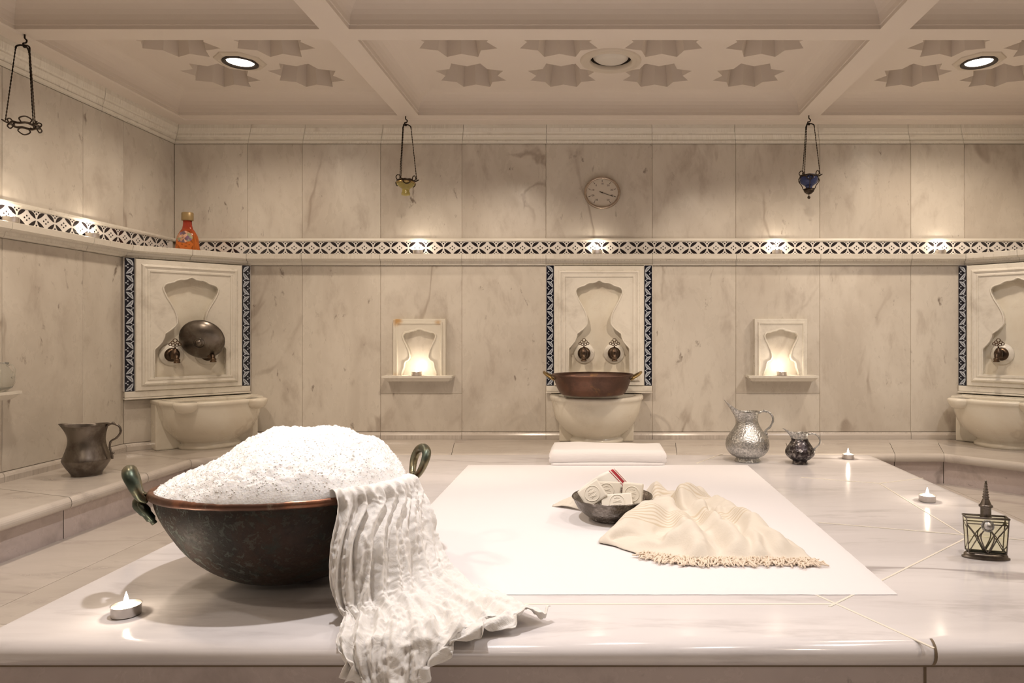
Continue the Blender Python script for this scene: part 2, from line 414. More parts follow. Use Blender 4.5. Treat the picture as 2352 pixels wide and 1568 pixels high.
# ------------------------------------------------------------ recessed ceiling lights
t = NT('lamp_glass'); e = t.b; t.set(Base_Color=(1, .95, .85), Roughness=.4, Emission_Color=(1, .93, .80), Emission_Strength=9.0); M['lampglass'] = t.m
M['frost'] = plain('frosted_dome', (.66, .62, .56), .35)
M['darkring'] = plain('dark_metal_ring', (.05, .04, .035), .4, .6)
M['whitering'] = plain('painted_ring', (.62, .55, .46), .4)
def ceil_light(x, y, label, lit=True, R=.055, z=None):
    z = z or ZF
    th = thing('ceiling_light', label, 'ceiling light', (x, y, z))
    if lit:
        m = MB(); pr = [(R*1.02, .0), (R*1.12, -.006), (R*1.35, -.010), (R*1.62, -.004), (R*1.68, .002)]
        m.lathe(pr, 8, smooth=False, a0=pi/8, a1=2*pi+pi/8); m.build('trim_plate', 'whitering', th)
        m = MB(); m.lathe([(R*.86, -.004), (R*.98, -.012), (R*1.14, -.010), (R*1.14, .0)], 40); m.build('bezel', 'darkring', th)
        m = MB(); m.lathe([(0, -.003), (R*.5, -.003), (R*.88, -.003)], 40); m.lathe([(0, .045), (R, .04), (R, 0)], 32, mi=1)
        m.build('lamp_lens', ['lampglass', 'darkring'], th)
    else:
        m = MB(); m.lathe([(.078, .01), (.078, -.004), (.086, -.008), (.092, -.004), (.098, -.003), (.104, -.008), (.112, -.006), (.116, .001)], 48); m.build('trim_plate', 'whitering', th)
        m = MB(); m.lathe([(.0, -.004), (.03, -.003), (.055, .002), (.066, .010), (.069, .02)], 48); m.build('dome_lens', 'frost', th)
        m = MB(); m.lathe([(0, .04), (.080, .04), (.080, 0)], 32); m.build('housing', 'darkring', th)
    return th
for i, (x, y, *_r) in enumerate(DOWN):
    aim = _r[-1]
    lb = ['lit round downlight in the left coffer beside the wall', 'lit round downlight in the right-hand coffer'][i] if i < 2 else 'ceiling spot out of view, without a fitting'
    if i < 2:
        ceil_light(x, y, lb)
ceil_light(.062, 2.565, 'unlit frosted round ceiling fitting among the stars of the middle coffer', False)
# ------------------------------------------------------------ bench round the room and the platform
be = [(-1.55, YB+.02), (-1.55, 2.60), (-1.415, 2.735), (1.40, 2.735), (1.62, 2.515), (1.62, YB+.02)]
R_ = .017
bull = [(.0, TOP)]+[(.006+R_*sin(a)*.95, TOP-R_+R_*cos(a)) for a in [pi*k/10 for k in range(0, 11)]]
prof = [(-.355, TOP)]+bull+[(-.004, TOP-2*R_-.002), (-.004, -.002)]
bj = [[.36, .5, .64, .80, .87, .945], [], [.12, .30, .45, .62, .78, .93], [], [.1, .25, .4, .6]]
mb = MB()
sweep(mb, low, [(.001, TOP-.0008), (.12, TOP-.0008)], caps=False, gap=0)
sweep(mb, be, [(-.355, TOP)]+bull+[(-.03, TOP-2*R_)], bj, caps=False, gap=.0009)
sweep(mb, be, [(-.012, TOP-2*R_), (-.012, 0)], [[.36, .5, .64, .80, .87, .945], [], [.12, .30, .45, .62, .78, .93], [], [.1, .25, .4, .6]], caps=False, gap=.0012, mi=1)
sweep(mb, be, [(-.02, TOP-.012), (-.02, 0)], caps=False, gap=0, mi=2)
mb.build('stone_bench', ['bench', 'riser', 'dark_grout'], label='low marble bench with rounded edge running along the walls', category='bench')
SX0, SX1, SY0, SY1 = -.985, 1.10, 1.054, 2.712
pl = thing('marble_platform', 'wide low marble platform in the middle of the room, mat and bowl lying on it', 'platform')
mb = MB(); rr = .02; ed = [(SX0, SY1), (SX1, SY1), (SX1, SY0), (SX0, SY0)]
ed = [(SX0, SY0), (SX0, SY1), (SX1, SY1), (SX1, SY0)]
ed = ed[::-1]   # clockwise so that the outside lies on the right-hand side
bl = [(-.03, TOP), (-rr, TOP)]+[(-rr+rr*sin(a), TOP-rr+rr*cos(a)) for a in [pi*k/12 for k in range(1, 13)]]+[(-.035, TOP-2*rr)]
prb = [(d_, z) for d_, z in bl]
Ls = [offpath(ed, d_, True) for d_, z in prb]
def outward(ed, d_):
    (x1_, y1_) = ed
pts = []
for (d_, z) in prb:
    pts.append([(SX0-d_, SY0-d_, z), (SX1+d_, SY0-d_, z), (SX1+d_, SY1+d_, z), (SX0-d_, SY1+d_, z)])
for a, b in zip(pts, pts[1:]):
    for k in range(4): mb.add([a[k], a[(k+1) % 4], b[(k+1) % 4], b[k]], [(0, 1, 2, 3)], 0, True)
mb.add(pts[0], [(0, 1, 2, 3)], 0)
# light joints between the slabs of the top
def seam(mb, a, b, w_=.0022, mi=1, z=TOP):
    a, b = Vector(a[:2]), Vector(b[:2]); d = (b-a).normalized(); n = Vector((-d.y, d.x))*w_
    q = [a+n, b+n, b-n, a-n]; h = .0004
    vs = [(p.x, p.y, z+h) for p in q]+[(p.x, p.y, z-.001) for p in q]
    mb.add(vs, [(0, 1, 2, 3), (0, 4, 5, 1), (1, 5, 6, 2), (2, 6, 7, 3), (3, 7, 4, 0)], mi)
for a, b in [((940, 1387), (1925, 1387)), ((1870, 1364), (2145, 1488)), ((1905, 1393), (2222, 1234)), ((2020, 1110), (2222, 1234)),
             ((1840, 1096), (2020, 1110)), ((1880, 1200), (2420, 1246)), ((2020, 1110), (2120, 1098)), ((1600, 1064), (1660, 1042))]:
    SH = globals().get('SH', 0)+.00012; seam(mb, gnd(*a), gnd(*b), z=TOP+SH)
# dark crack running down the rounded edge
for xj in (.529,):
    pr2 = [(d_+.0006, z) for d_, z in prb[1:]]
    mb.grid([[(xj-.002-.004*(i/14), SY0-d_, z+.0004) for i, (d_, z) in enumerate(pr2)], [(xj+.002-.002*(i/14), SY0-d_, z+.0004) for i, (d_, z) in enumerate(pr2)]], 2)
mb.build('slab_top', ['slab', 'pale_grout', 'dark_grout'], pl)
mb = MB(); q = .024
mb.box((SX0+q, SY0+q, -.001), (SX1-q, SY1-q, TOP-2*rr+.004), 0, 0, rt())
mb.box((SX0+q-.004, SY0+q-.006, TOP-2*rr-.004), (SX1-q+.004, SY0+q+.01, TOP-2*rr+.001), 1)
for x in (-.348, .522): mb.box((x-.002, SY0+q-.0012, 0), (x+.002, SY0+q+.003, TOP-2*rr), 1)
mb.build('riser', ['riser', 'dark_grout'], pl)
# ------------------------------------------------------------ metals and glass
def metal(name, c1, c2, rough=.35, sc=60, st=.3, m=1., c3=None, mix=(.4, .6), nsc=9, cell=0):
    t = NT(name); v = t.obj(); n1 = t.noise(v, nsc, 6, .65, .3); n2 = t.noise(v, sc, 4, .6)
    col = t.mix(t.rng(n1, *mix), c1, c2)
    if c3: col = t.mix(t.rng(t.noise(v, nsc*2.3, 7, .7, .4), .55, .72), col, c3)
    h = n2
    if cell:
        vo = t.n('ShaderNodeTexVoronoi', feature='F1'); t.put(vo.inputs['Vector'], v); vo.inputs['Scale'].default_value = cell
        h = t.math('ADD', vo.outputs['Distance'], t.math('MULTIPLY', n2, .3))
    t.bump(h, st, .0015)
    t.set(Base_Color=col, Metallic=m, Roughness=t.rng(n1, .3, .7, rough*.8, rough*1.35)); return t.m
M['pewter'] = metal('dark_pewter', (.22, .195, .17), (.12, .10, .085), .36, 40, .15)
M['bronze'] = metal('dark_bronze', (.17, .115, .075), (.07, .05, .038), .32, 90, .2)
M['iron'] = metal('blackened_metal', (.06, .045, .035), (.03, .024, .02), .45, 90, .2)
M['copper'] = metal('aged_copper', (.17, .095, .07), (.12, .075, .06), .42, 50, .12, c3=(.22, .13, .07))
M['brass'] = metal('aged_brass', (.45, .33, .15), (.28, .20, .09), .35, 50, .1)
M['silver'] = metal('engraved_silver', (.58, .57, .55), (.36, .36, .35), .36, 220, .8, cell=150, nsc=160, mix=(.42, .58))
M['blacksilver'] = metal('blackened_engraved_silver', (.30, .28, .27), (.05, .042, .045), .30, 160, .7, cell=120, mix=(.35, .55), nsc=60)
def glass(name, col, rough=.05, tr=1., ior=1.45):
    return plain(name, col, rough, Transmission_Weight=tr, IOR=ior)
M['blueglass'] = glass('dark_blue_glass', (.05, .08, .25), .1, .6)
M['yellowglass'] = glass('yellow_glass', (.75, .66, .25), .12, .7)
M['paleglass'] = glass('clear_glass', (.90, .90, .86), .06, .85, 1.25)
M['limeglass'] = glass('pale_yellow_green_glass', (.95, .95, .74), .02, .95, 1.06)
# stone of the left small frame: rust stains in its upper corners
t = NT('stained_marble'); v = t.obj()
sep = t.n('ShaderNodeSeparateXYZ'); t.put(sep.inputs[0], t.n('ShaderNodeTexCoord').outputs['Object'])
x, z = sep.outputs[0], sep.outputs[2]
nz = t.noise(v, 40, 4, .6)
def cor(cx, cz, r):
    d = t.math('SQRT', t.math('ADD', t.math('POWER', t.math('SUBTRACT', x, cx), 2.), t.math('POWER', t.math('SUBTRACT', z, cz), 2.)))
    return t.rng(t.math('ADD', d, t.math('MULTIPLY', nz, .03)), r*.4, r+.01, 1, 0)
s_ = t.math('MAXIMUM', cor(-.10, .245, .038), cor(.085, .238, .024)); s_ = t.math('MAXIMUM', s_, t.math('MULTIPLY', cor(-.11, .0, .03), .5))
base = t.mix(t.rng(t.noise(v, 5, 5, .6), .4, .7), (.74, .70, .61), (.67, .62, .53))
t.set(Base_Color=t.mix(t.math('MULTIPLY', s_, .85), base, (.50, .27, .07)), Roughness=.35); M['stained'] = t.m
# ------------------------------------------------------------ outline relief
def relief(mb, outer, hole, y0, depth, mi=0, lipr=.004, base_open=False):
    "front plate in the XZ plane at y0 (room on -Y) with an outline cut through it, and the inner reveal"
    H = hole
    L = [[Vector((x, z, 0)) for x, z in outer], [Vector((x, z, 0)) for x, z in H]]
    tr = geometry.tessellate_polygon(L); vs = [(p.x, y0, p.y) for l in L for p in l]
    mb.add(vs, [tuple(q) for q in tr], mi)
    n = len(H)
    for i in range(n):
        a, b = H[i], H[(i+1) % n]
        mb.add([(a[0], y0, a[1]), (b[0], y0, b[1]), (b[0], y0+depth, b[1]), (a[0], y0+depth, a[1])], [(0, 1, 2, 3)], mi)
def rectframe(mb, hw, z0, z1, prof, mi=0):
    "mitred frame moulding: prof = (inset, y)"
    L = [[(-hw+d, y, z0+d), (hw-d, y, z0+d), (hw-d, y, z1-d), (-hw+d, y, z1-d)] for d, y in prof]
    for a, b in zip(L, L[1:]):
        for k in range(4): mb.add([a[k], a[(k+1) % 4], b[(k+1) % 4], b[k]], [(0, 1, 2, 3)], mi)
PX = YW/F
half = [(0, 645), (4, 646.5), (8, 649), (14, 650.5), (21, 650.5), (27, 652.5), (34, 657), (45, 660), (50, 663), (53, 669), (52, 676), (46, 690), (38, 704), (31, 718), (27.5, 731), (27, 743), (30, 749), (38, 757), (47, 764), (50, 766), (51, 773), (55, 783), (61, 791), (68, 798), (69, 801), (69, 858)]
def fountain_panel(label, loc, rz, deep=.042):
    "origin at wall surface, bottom centre of the tile strips (py 885)"
    Z = lambda py: (885-py)*PX
    th = thing('fountain_panel', label, 'wall fountain panel', loc, rz)
    D = deep; m = MB()
    hw = .203; z0, z1 = Z(884), Z(612)
    rectframe(m, hw, z0, z1, [(0, 0), (0, -D+.010), (.003, -D+.004), (.020, -D+.004), (.024, -D-.004), (.030, -D-.006), (.034, -D-.001), (.040, -D+.001), (.044, -D-.002), (.050, -D-.002), (.052, -D+.003)])
    hole = [(x*PX, Z(y)) for x, y in half]+[(-x*PX, Z(y)) for x, y in half[:0:-1]]
    i_ = .052
    relief(m, [(-hw+i_, z0+i_-.006), (hw-i_, z0+i_-.006), (hw-i_, z1-i_), (-hw+i_, z1-i_)], hole, -D+.003, D-.006)
    m.add([(-hw+i_, -D+.003, z0+i_), (hw-i_, -D+.003, z0+i_), (hw-i_, -D+.003, z0+i_-.006), (-hw+i_, -D+.003, z0+i_-.006)], [(0, 1, 2, 3)])
    m.build('carved_frame', 'carve', th, raw=True)
    m = MB(); m.tube([(p[0], -D+.002, p[1]) for p in hole], .0034, 6, 0, True); m.build('niche_edge', 'carve', th)
    m = MB(); m.add([(-.15, -.003, Z(862)), (.15, -.003, Z(862)), (.15, -.003, Z(640)), (-.15, -.003, Z(640))], [(0, 1, 2, 3)], 0, False, rt()); m.build('niche_back', 'basin', th)
    m = MB(); m.box((-.238, -D+.010, Z(897)), (.238, 0, z0-.0005), 0, .003, rt()); m.box((-.240, -D+.004, Z(901)), (.240, 0, Z(897.5)), 0, .003, rt()); m.build('base_moulding', 'carve', th)
    for s in (-1, 1):
        m = MB(); x0 = s*.2215; w2 = .0165; y = -D+.012; h = z1+.002-z0
        m.box((x0-w2, y, z0), (x0+w2, 0, z1+.002), 0); m.box((x0-w2-.0025, y+.003, z0), (x0+w2+.0025, 0, z1+.004), 1)
        P = lambda a, b: (x0+a, y-.0006, z0+b)
        P2 = lambda a, b: (x0+a, y-.0009, z0+b)
        n = 8; p = h/n
        for k in range(n):
            b0 = k*p; g = -s
            leaf(m, P, (-.013*g, b0+p*.04), (.013*g, b0+p*.50), .0070, 2, bulge=-.0040*g); leaf(m, P2, (-.008*g, b0+p*.13), (.009*g, b0+p*.43), .0011, 0, bulge=-.0040*g)
            leaf(m, P, (.013*g, b0+p*.52), (-.013*g, b0+p*.96), .0070, 2, bulge=-.0040*g); leaf(m, P2, (.009*g, b0+p*.59), (-.008*g, b0+p*.87), .0011, 0, bulge=-.0040*g)
            for dx, dz in ((-.012, .5), (-.006, .42), (-.006, .60)): dot(m, P, (dx*g*1.0, b0+p*dz), .0029, 2)
            for dx, dz in ((.012, .0), (.006, .08), (.007, -.08)):
                if 0 < b0+p*dz < h: dot(m, P, (dx*g, b0+p*dz), .0029, 2)
        m.build('tile_strip', ['navy', 'glaze', 'skyglaze'], th, raw=True)
    return th
D45 = sqrt(.5)
zp = wz(885)
cxl = ((low[1][0]+low[2][0])/2, (low[1][1]+low[2][1])/2); cxr = ((low[3][0]+low[4][0])/2, (low[3][1]+low[4][1])/2)
aL, aR = math.atan2(low[2][1]-low[1][1], low[2][0]-low[1][0]), math.atan2(low[4][1]-low[3][1], low[4][0]-low[3][0])
cc = (wx(1376), YW)
fp = fountain_panel('carved marble fountain panel with blue tile strips in the middle of the back wall', (*cc, zp), 0)
dup(fp, (*cxl, zp), aL, 'fountain panel on the left corner wall with a bowl hung in it')
dup(fp, (*cxr, zp), aR, 'carved marble fountain panel at the right edge of the photo, a single tap in view')
# ------------------------------------------------------------ taps
def tap(label, loc, rz):
    th = thing('water_tap', label, 'tap', loc, rz)
    m = MB()
    def disc(pr): # (r, out)
        n = 40; m.grid([[(r*cos(2*pi*j/n), -y, r*sin(2*pi*j/n)) for j in range(n)] for r, y in pr], 0, True, True)
    disc([(.047, 0), (.047, .003), (.043, .008), (.038, .008), (.036, .011), (.031, .012), (.028, .015), (0, .015)])
    m.build('marble_rosette', 'carve', th, label='white marble rosette behind the tap')
    m = MB(); disc([(.029, .013), (.029, .018), (.024, .021), (.022, .024), (.016, .025), (0, .026)]); m.build('escutcheon', 'bronze', th)
    m = MB(); m.tube([(0, -.02, 0), (0, -.035, 0), (0, -.05, 0), (0, -.066, 0)], [.0125, .012, .0155, .0155], 20)
    m.lathe([(0, -.016), (.014, -.016), (.0165, -.010), (.0165, .010), (.013, .016), (.010, .022), (.008, .026), (0, .027)], 20, (0, -.060, 0))
    m.build('tap_body', 'bronze', th)
    m = MB(); m.tube(spl([(0, -.066, 0), (0, -.080, -.003), (0, -.088, -.014), (0, -.089, -.028)], 4), .0085, 14)
    m.lathe([(.0085, 0), (.012, -.002), (.012, -.007), (.0095, -.009), (.0125, -.012), (.0125, -.017), (.008, -.017)], 18, (0, -.089, -.016)); m.build('spout', 'bronze', th)
    m = MB(); m.tube([(0, -.060, .024), (0, -.060, .036)], [.004, .003], 8)
    for cx, cz, r in ((0, .060, .0075), (-.009, .052, .006), (.009, .052, .006), (-.017, .045, .0055), (.017, .045, .0055), (-.007, .042, .0055), (.007, .042, .0055)):
        m.tube([(cx+r*cos(a)*1.05, -.060, cz+r*sin(a)) for a in [2*pi*k/14 for k in range(14)]], .0019, 6, 0, True)
    m.build('filigree_handle', 'bronze', th)
    return th
tz = wz(811, 3.10)
t0 = tap('left tap of the pair on the middle fountain panel', (cc[0]-.068, YW-.004, tz), 0)
dup(t0, (cc[0]+.068, YW-.004, tz), 0, 'right tap of the pair on the middle fountain panel')
def onwall(c, ang, along, out): return (c[0]+cos(ang)*along+sin(ang)*out, c[1]+sin(ang)*along-cos(ang)*out)
dup(t0, (*onwall(cxl, aL, -.068, .004), tz), aL, 'left tap of the corner fountain, left of the hung metal bowl')
dup(t0, (*onwall(cxl, aL, .068, .004), tz), aL, 'tap of the corner fountain half hidden by the hung metal bowl')
dup(t0, (*onwall(cxr, aR, -.068, .004), tz), aR, 'tap on the fountain panel at the right edge of the photo')
# dipper bowl hung on the corner taps
th = thing('dipper_bowl', 'round dark metal dipper bowl hung over the taps of the left corner fountain', 'metal bowl',
           (*onwall(cxl, aL, .012, .095), wz(788, 2.86)), rot=(RAD(112), RAD(14), RAD(18)))
m = MB(); pr = [(0, .0), (.014, .001), (.020, -.004), (.028, -.005), (.052, -.010), (.074, -.022), (.086, -.037), (.088, -.044), (.085, -.043), (.072, -.026), (.05, -.014), (0, -.008)]
m.lathe(pr, 48, sx=1.02); m.build('bowl', 'pewter', th)
m = MB(); m.lathe([(.0, .007), (.008, .006), (.014, .001), (.013, -.003)], 24); m.tube([(.022*cos(a), .022*sin(a), -.003) for a in [2*pi*k/30 for k in range(30)]], .0014, 6, 0, True); m.build('boss', 'pewter', th)
# ------------------------------------------------------------ small niches
nh = [(0, 757), (4, 757.3), (8, 758.5), (12, 761), (17, 761.3), (25, 764), (33, 765), (37, 769), (38, 774), (36, 781), (31, 791), (25, 804), (22, 815), (21.5, 822), (25, 828), (32, 831), (34, 836), (35, 845), (39, 855), (41, 861)]
def small_niche(name, label, loc, rz, mat):
    th = thing(name, label, 'wall niche', loc, rz); Z = lambda py: (862-py)*PX; D = .034; m = MB()
    hw = .119; z1 = Z(734)
    fr = [(0, 0), (0, -D+.006), (.002, -D+.003), (.013, -D+.003), (.016, -D-.003), (.021, -D-.003), (.024, -D+.002)]
    L = [[(-hw+d, y, 0), (-hw+d, y, z1-d), (hw-d, y, z1-d), (hw-d, y, 0)] for d, y in fr]
    for a, b in zip(L, L[1:]):
        for k in range(3): m.add([a[k], a[k+1], b[k+1], b[k]], [(0, 1, 2, 3)])
    o = [(x*PX, Z(y)) for x, y in nh]
    i_ = .024
    outl = [(-hw+i_, 0), (-o[-1][0], 0)]+[(-x, z) for x, z in o[-2:0:-1]]+o[:-1]+[(o[-1][0], 0), (hw-i_, 0), (hw-i_, z1-i_), (-hw+i_, z1-i_)]
    tr = geometry.tessellate_polygon([[Vector((x, z, 0)) for x, z in outl]])
    m.add([(x, -D+.002, z) for x, z in outl], [tuple(q) for q in tr])
    H = outl[1:-3]
    for a, b in zip(H, H[1:]): m.add([(a[0], -D+.002, a[1]), (b[0], -D+.002, b[1]), (b[0], -.001, b[1]), (a[0], -.001, a[1])], [(0, 1, 2, 3)])
    m.build('carved_frame', mat, th, raw=True)
    m = MB(); m.tube([(x, -D+.001, z+.001) for x, z in H], .0042, 8); m.build('niche_edge', mat, th)
    m = MB(); w_ = .156
    pr = [(w_, -.078, 0), (w_, -.078, -.009), (w_-.006, -.074, -.011), (w_-.014, -.064, -.022), (w_-.020, -.058, -.026)]
    Ls = [[(-a, 0, z), (-a, y, z), (a, y, z), (a, 0, z)] for a, y, z in pr]
    for a, b in zip(Ls, Ls[1:]):
        for k in range(3): m.add([a[k], a[k+1], b[k+1], b[k]], [(0, 1, 2, 3)], 0, False)
    m.add(Ls[0], [(0, 1, 2, 3)]); m.add(Ls[-1], [(3, 2, 1, 0)])
    m.build('niche_shelf', 'carve', th)
    return th
zn = wz(862, 3.06)
n1 = small_niche('wall_niche', 'small carved marble niche with rust-stained corners left of the middle fountain', (wx(967), YW, zn), 0, 'stained')
n2 = small_niche('wall_niche', 'small clean carved marble niche right of the middle fountain', (wx(1790), YW, zn), 0, 'carve')
n3 = dup(n2, (XL, 2.035, zn+.005), RAD(90), 'small marble niche shelf on the left wall holding a glass jug')
# ------------------------------------------------------------ marble basins
def basin(label, loc, rz, R=.195, d0=.06, lobes=True, blk=None, H=.205, sq=.95):
    th = thing('marble_basin', label, 'basin', loc, rz); m = MB(); n = 28
    def Dl(r, dd, z, y0=0., k=1.):
        pts = [(-r, y0, z)]+[(-r*cos(pi*j/n), -dd-r*sq*k*sin(pi*j/n), z) for j in range(n+1)]+[(r, y0, z)]
        return pts
    prof = [(.10, 0), (.118, .0), (.118, .014), (.108, .020), (.110, .030), (.135, .048), (.158, .075), (.176, .105), (.187, .14), (.191, .17), (.195, .186), (.200, .190), (.201, H-.006), (.198, H)]
    k = R/.2
    loops = [Dl(r*k, d0*(.5+.5*min(1, r/.19)), z) for r, z in prof]
    inner = [(.165, H), (.160, H-.006), (.155, H-.04), (.13, H-.10), (.08, H-.125), (.01, H-.13)]
    loops += [Dl(r*k, d0*.9, z, y0=-.035+.0*r) for r, z in inner]
    m.grid(loops, 0, True, False, rt())
    # rim behind the hollow
    m.add([(-R, 0, H), (R, 0, H), (inner[0][0]*k, -.035, H), (-inner[0][0]*k, -.035, H)], [(0, 1, 2, 3)])
    m.add([(x*k, -.035, z) for x, z in [(-.165, H), (-.16, H-.006), (-.155, H-.04), (-.13, H-.10), (-.08, H-.125), (.08, H-.125), (.13, H-.10), (.155, H-.04), (.16, H-.006), (.165, H)]], [tuple(range(10))])
    o = m.build('bowl', 'basin', th)
    if blk:
        m = MB(); m.box((-blk, -.085, 0), (blk, 0, H-.002 if lobes else .10), 0, .006, rt()); m.build('back_block', 'basin', th)
    if lobes:
        for s in (-1, 1):
            a = RAD(90-42*s); cx, cy = cos(a)*R*.98, -d0-sin(a)*R*sq*.98
            m = MB(); pr = [(0, 0), (.040, 0), (.046, -.004), (.046, -.012), (.042, -.024), (.034, -.036), (.018, -.044), (0, -.046)]
            m.lathe(pr, 28, (cx, cy, H)); m.build('rim_lobe', 'basin', th)
    return th
basin('white marble basin under the middle fountain with a copper pan set on it', (cc[0]-.012, YW, TOP), 0, lobes=False, blk=.165, R=.207, d0=.07)
b1 = basin('white marble basin with lobed rim in the left corner', (*onwall(cxl, aL, .055, .001), TOP), aL, R=.20, d0=.115, blk=.198)
dup(b1, (*onwall(cxr, aR, -.035, .001), TOP), aR, 'white marble basin with lobed rim at the right edge of the photo')
# copper pan on the middle basin
th = thing('copper_pan', 'reddish copper pan with two brass handles standing on the middle marble basin', 'pan', (wx(1361, 2.90), 2.895, wz(911.5, 2.77)))
m = MB(); h = .086
m.lathe([(0, 0), (.128, 0), (.138, .006), (.150, .028), (.160, .055), (.165, h-.012), (.172, h-.006), (.174, h), (.170, h), (.160, h-.014), (.148, .03), (.132, .008), (0, .005)], 64)
m.build('pan_body', 'copper', th)
for s in (-1, 1):
    m = MB(); m.tube([(s*x, y, z) for x, y, z in spl([(.160, -.045, h-.022), (.176, -.046, h-.012), (.196, -.030, h), (.206, 0, h+.008), (.196, .030, h), (.176, .046, h-.012), (.160, .045, h-.022)], 5)], .0052, 10)
    m.build('handle', 'brass', th)
# ------------------------------------------------------------ wall thermometer
def text_mesh(body, size):
    cu = bpy.data.curves.new('digits', 'FONT'); cu.body = body; cu.size = size; cu.align_x = 'CENTER'; cu.align_y = 'CENTER'; cu.resolution_u = 3
    o = bpy.data.objects.new('digits', cu); COL.objects.link(o); dg = bpy.context.evaluated_depsgraph_get()
    me = o.evaluated_get(dg).to_mesh(); vs = [v.co.copy() for v in me.vertices]; fs = [tuple(p.vertices) for p in me.polygons]
    bpy.data.objects.remove(o); bpy.data.curves.remove(cu); return vs, fs
M['dial'] = plain('dial_white', (.66, .60, .52), .35)
M['steel'] = metal('brushed_steel_rim', (.50, .42, .35), (.38, .31, .25), .28, 60, .05)
M['ink'] = plain('black_ink', (.03, .02, .015), .6)
KX = 1.07; KZ = .94; RR = .0775
th = thing('wall_thermometer', 'round steel-rimmed dial thermometer high on the back wall', 'thermometer', (wx(1383), YW, wz(444)))
def el(r, y, n=56): return [(r*KX*cos(2*pi*j/n), -y, r*KZ*sin(2*pi*j/n)) for j in range(n)]
m = MB(); m.grid([el(RR-.002, 0), el(RR, .004), el(RR, .017), el(RR-.003, .022), el(RR-.008, .022), el(RR-.011, .014)], 0, True, True); m.build('rim', 'steel', th)
m = MB(); m.add(el(RR-.010, .0145), [tuple(range(56))])
for i in range(9):
    a = RAD(-144+36*i); s_, c_ = sin(a), cos(a)
    for (r0, r1, w2) in ((.052, .061, .0011),):
        p = [(r0*s_-w2*c_, r0*c_+w2*s_), (r0*s_+w2*c_, r0*c_-w2*s_), (r1*s_+w2*c_, r1*c_-w2*s_), (r1*s_-w2*c_, r1*c_+w2*s_)]
        m.add([(x*KX, -.0150, z*KZ) for x, z in p], [(0, 1, 2, 3)], 1)
    vs, fs = text_mesh(str(-30+10*i), .0125)
    m.add([((v.x+.043*s_)*KX, -.0150, (v.y+.043*c_)*KZ) for v in vs], fs, 1)
m.build('dial', ['dial', 'ink'], th, raw=True)
m = MB(); a = RAD(112); s_, c_ = sin(a), cos(a)
p = [(-.012*s_-.0016*c_, -.012*c_+.0016*s_), (-.012*s_+.0016*c_, -.012*c_-.0016*s_), (.050*s_+.0005*c_, .050*c_-.0005*s_), (.050*s_-.0005*c_, .050*c_+.0005*s_)]
m.add([(x*KX, -.0175, z*KZ) for x, z in p]+[(x*KX, -.0165, z*KZ) for x, z in p], [(0, 1, 2, 3), (7, 6, 5, 4), (0, 4, 5, 1), (1, 5, 6, 2), (2, 6, 7, 3), (3, 7, 4, 0)]); m.ball((0, -.017, 0), .003); m.build('pointer', 'ink', th)
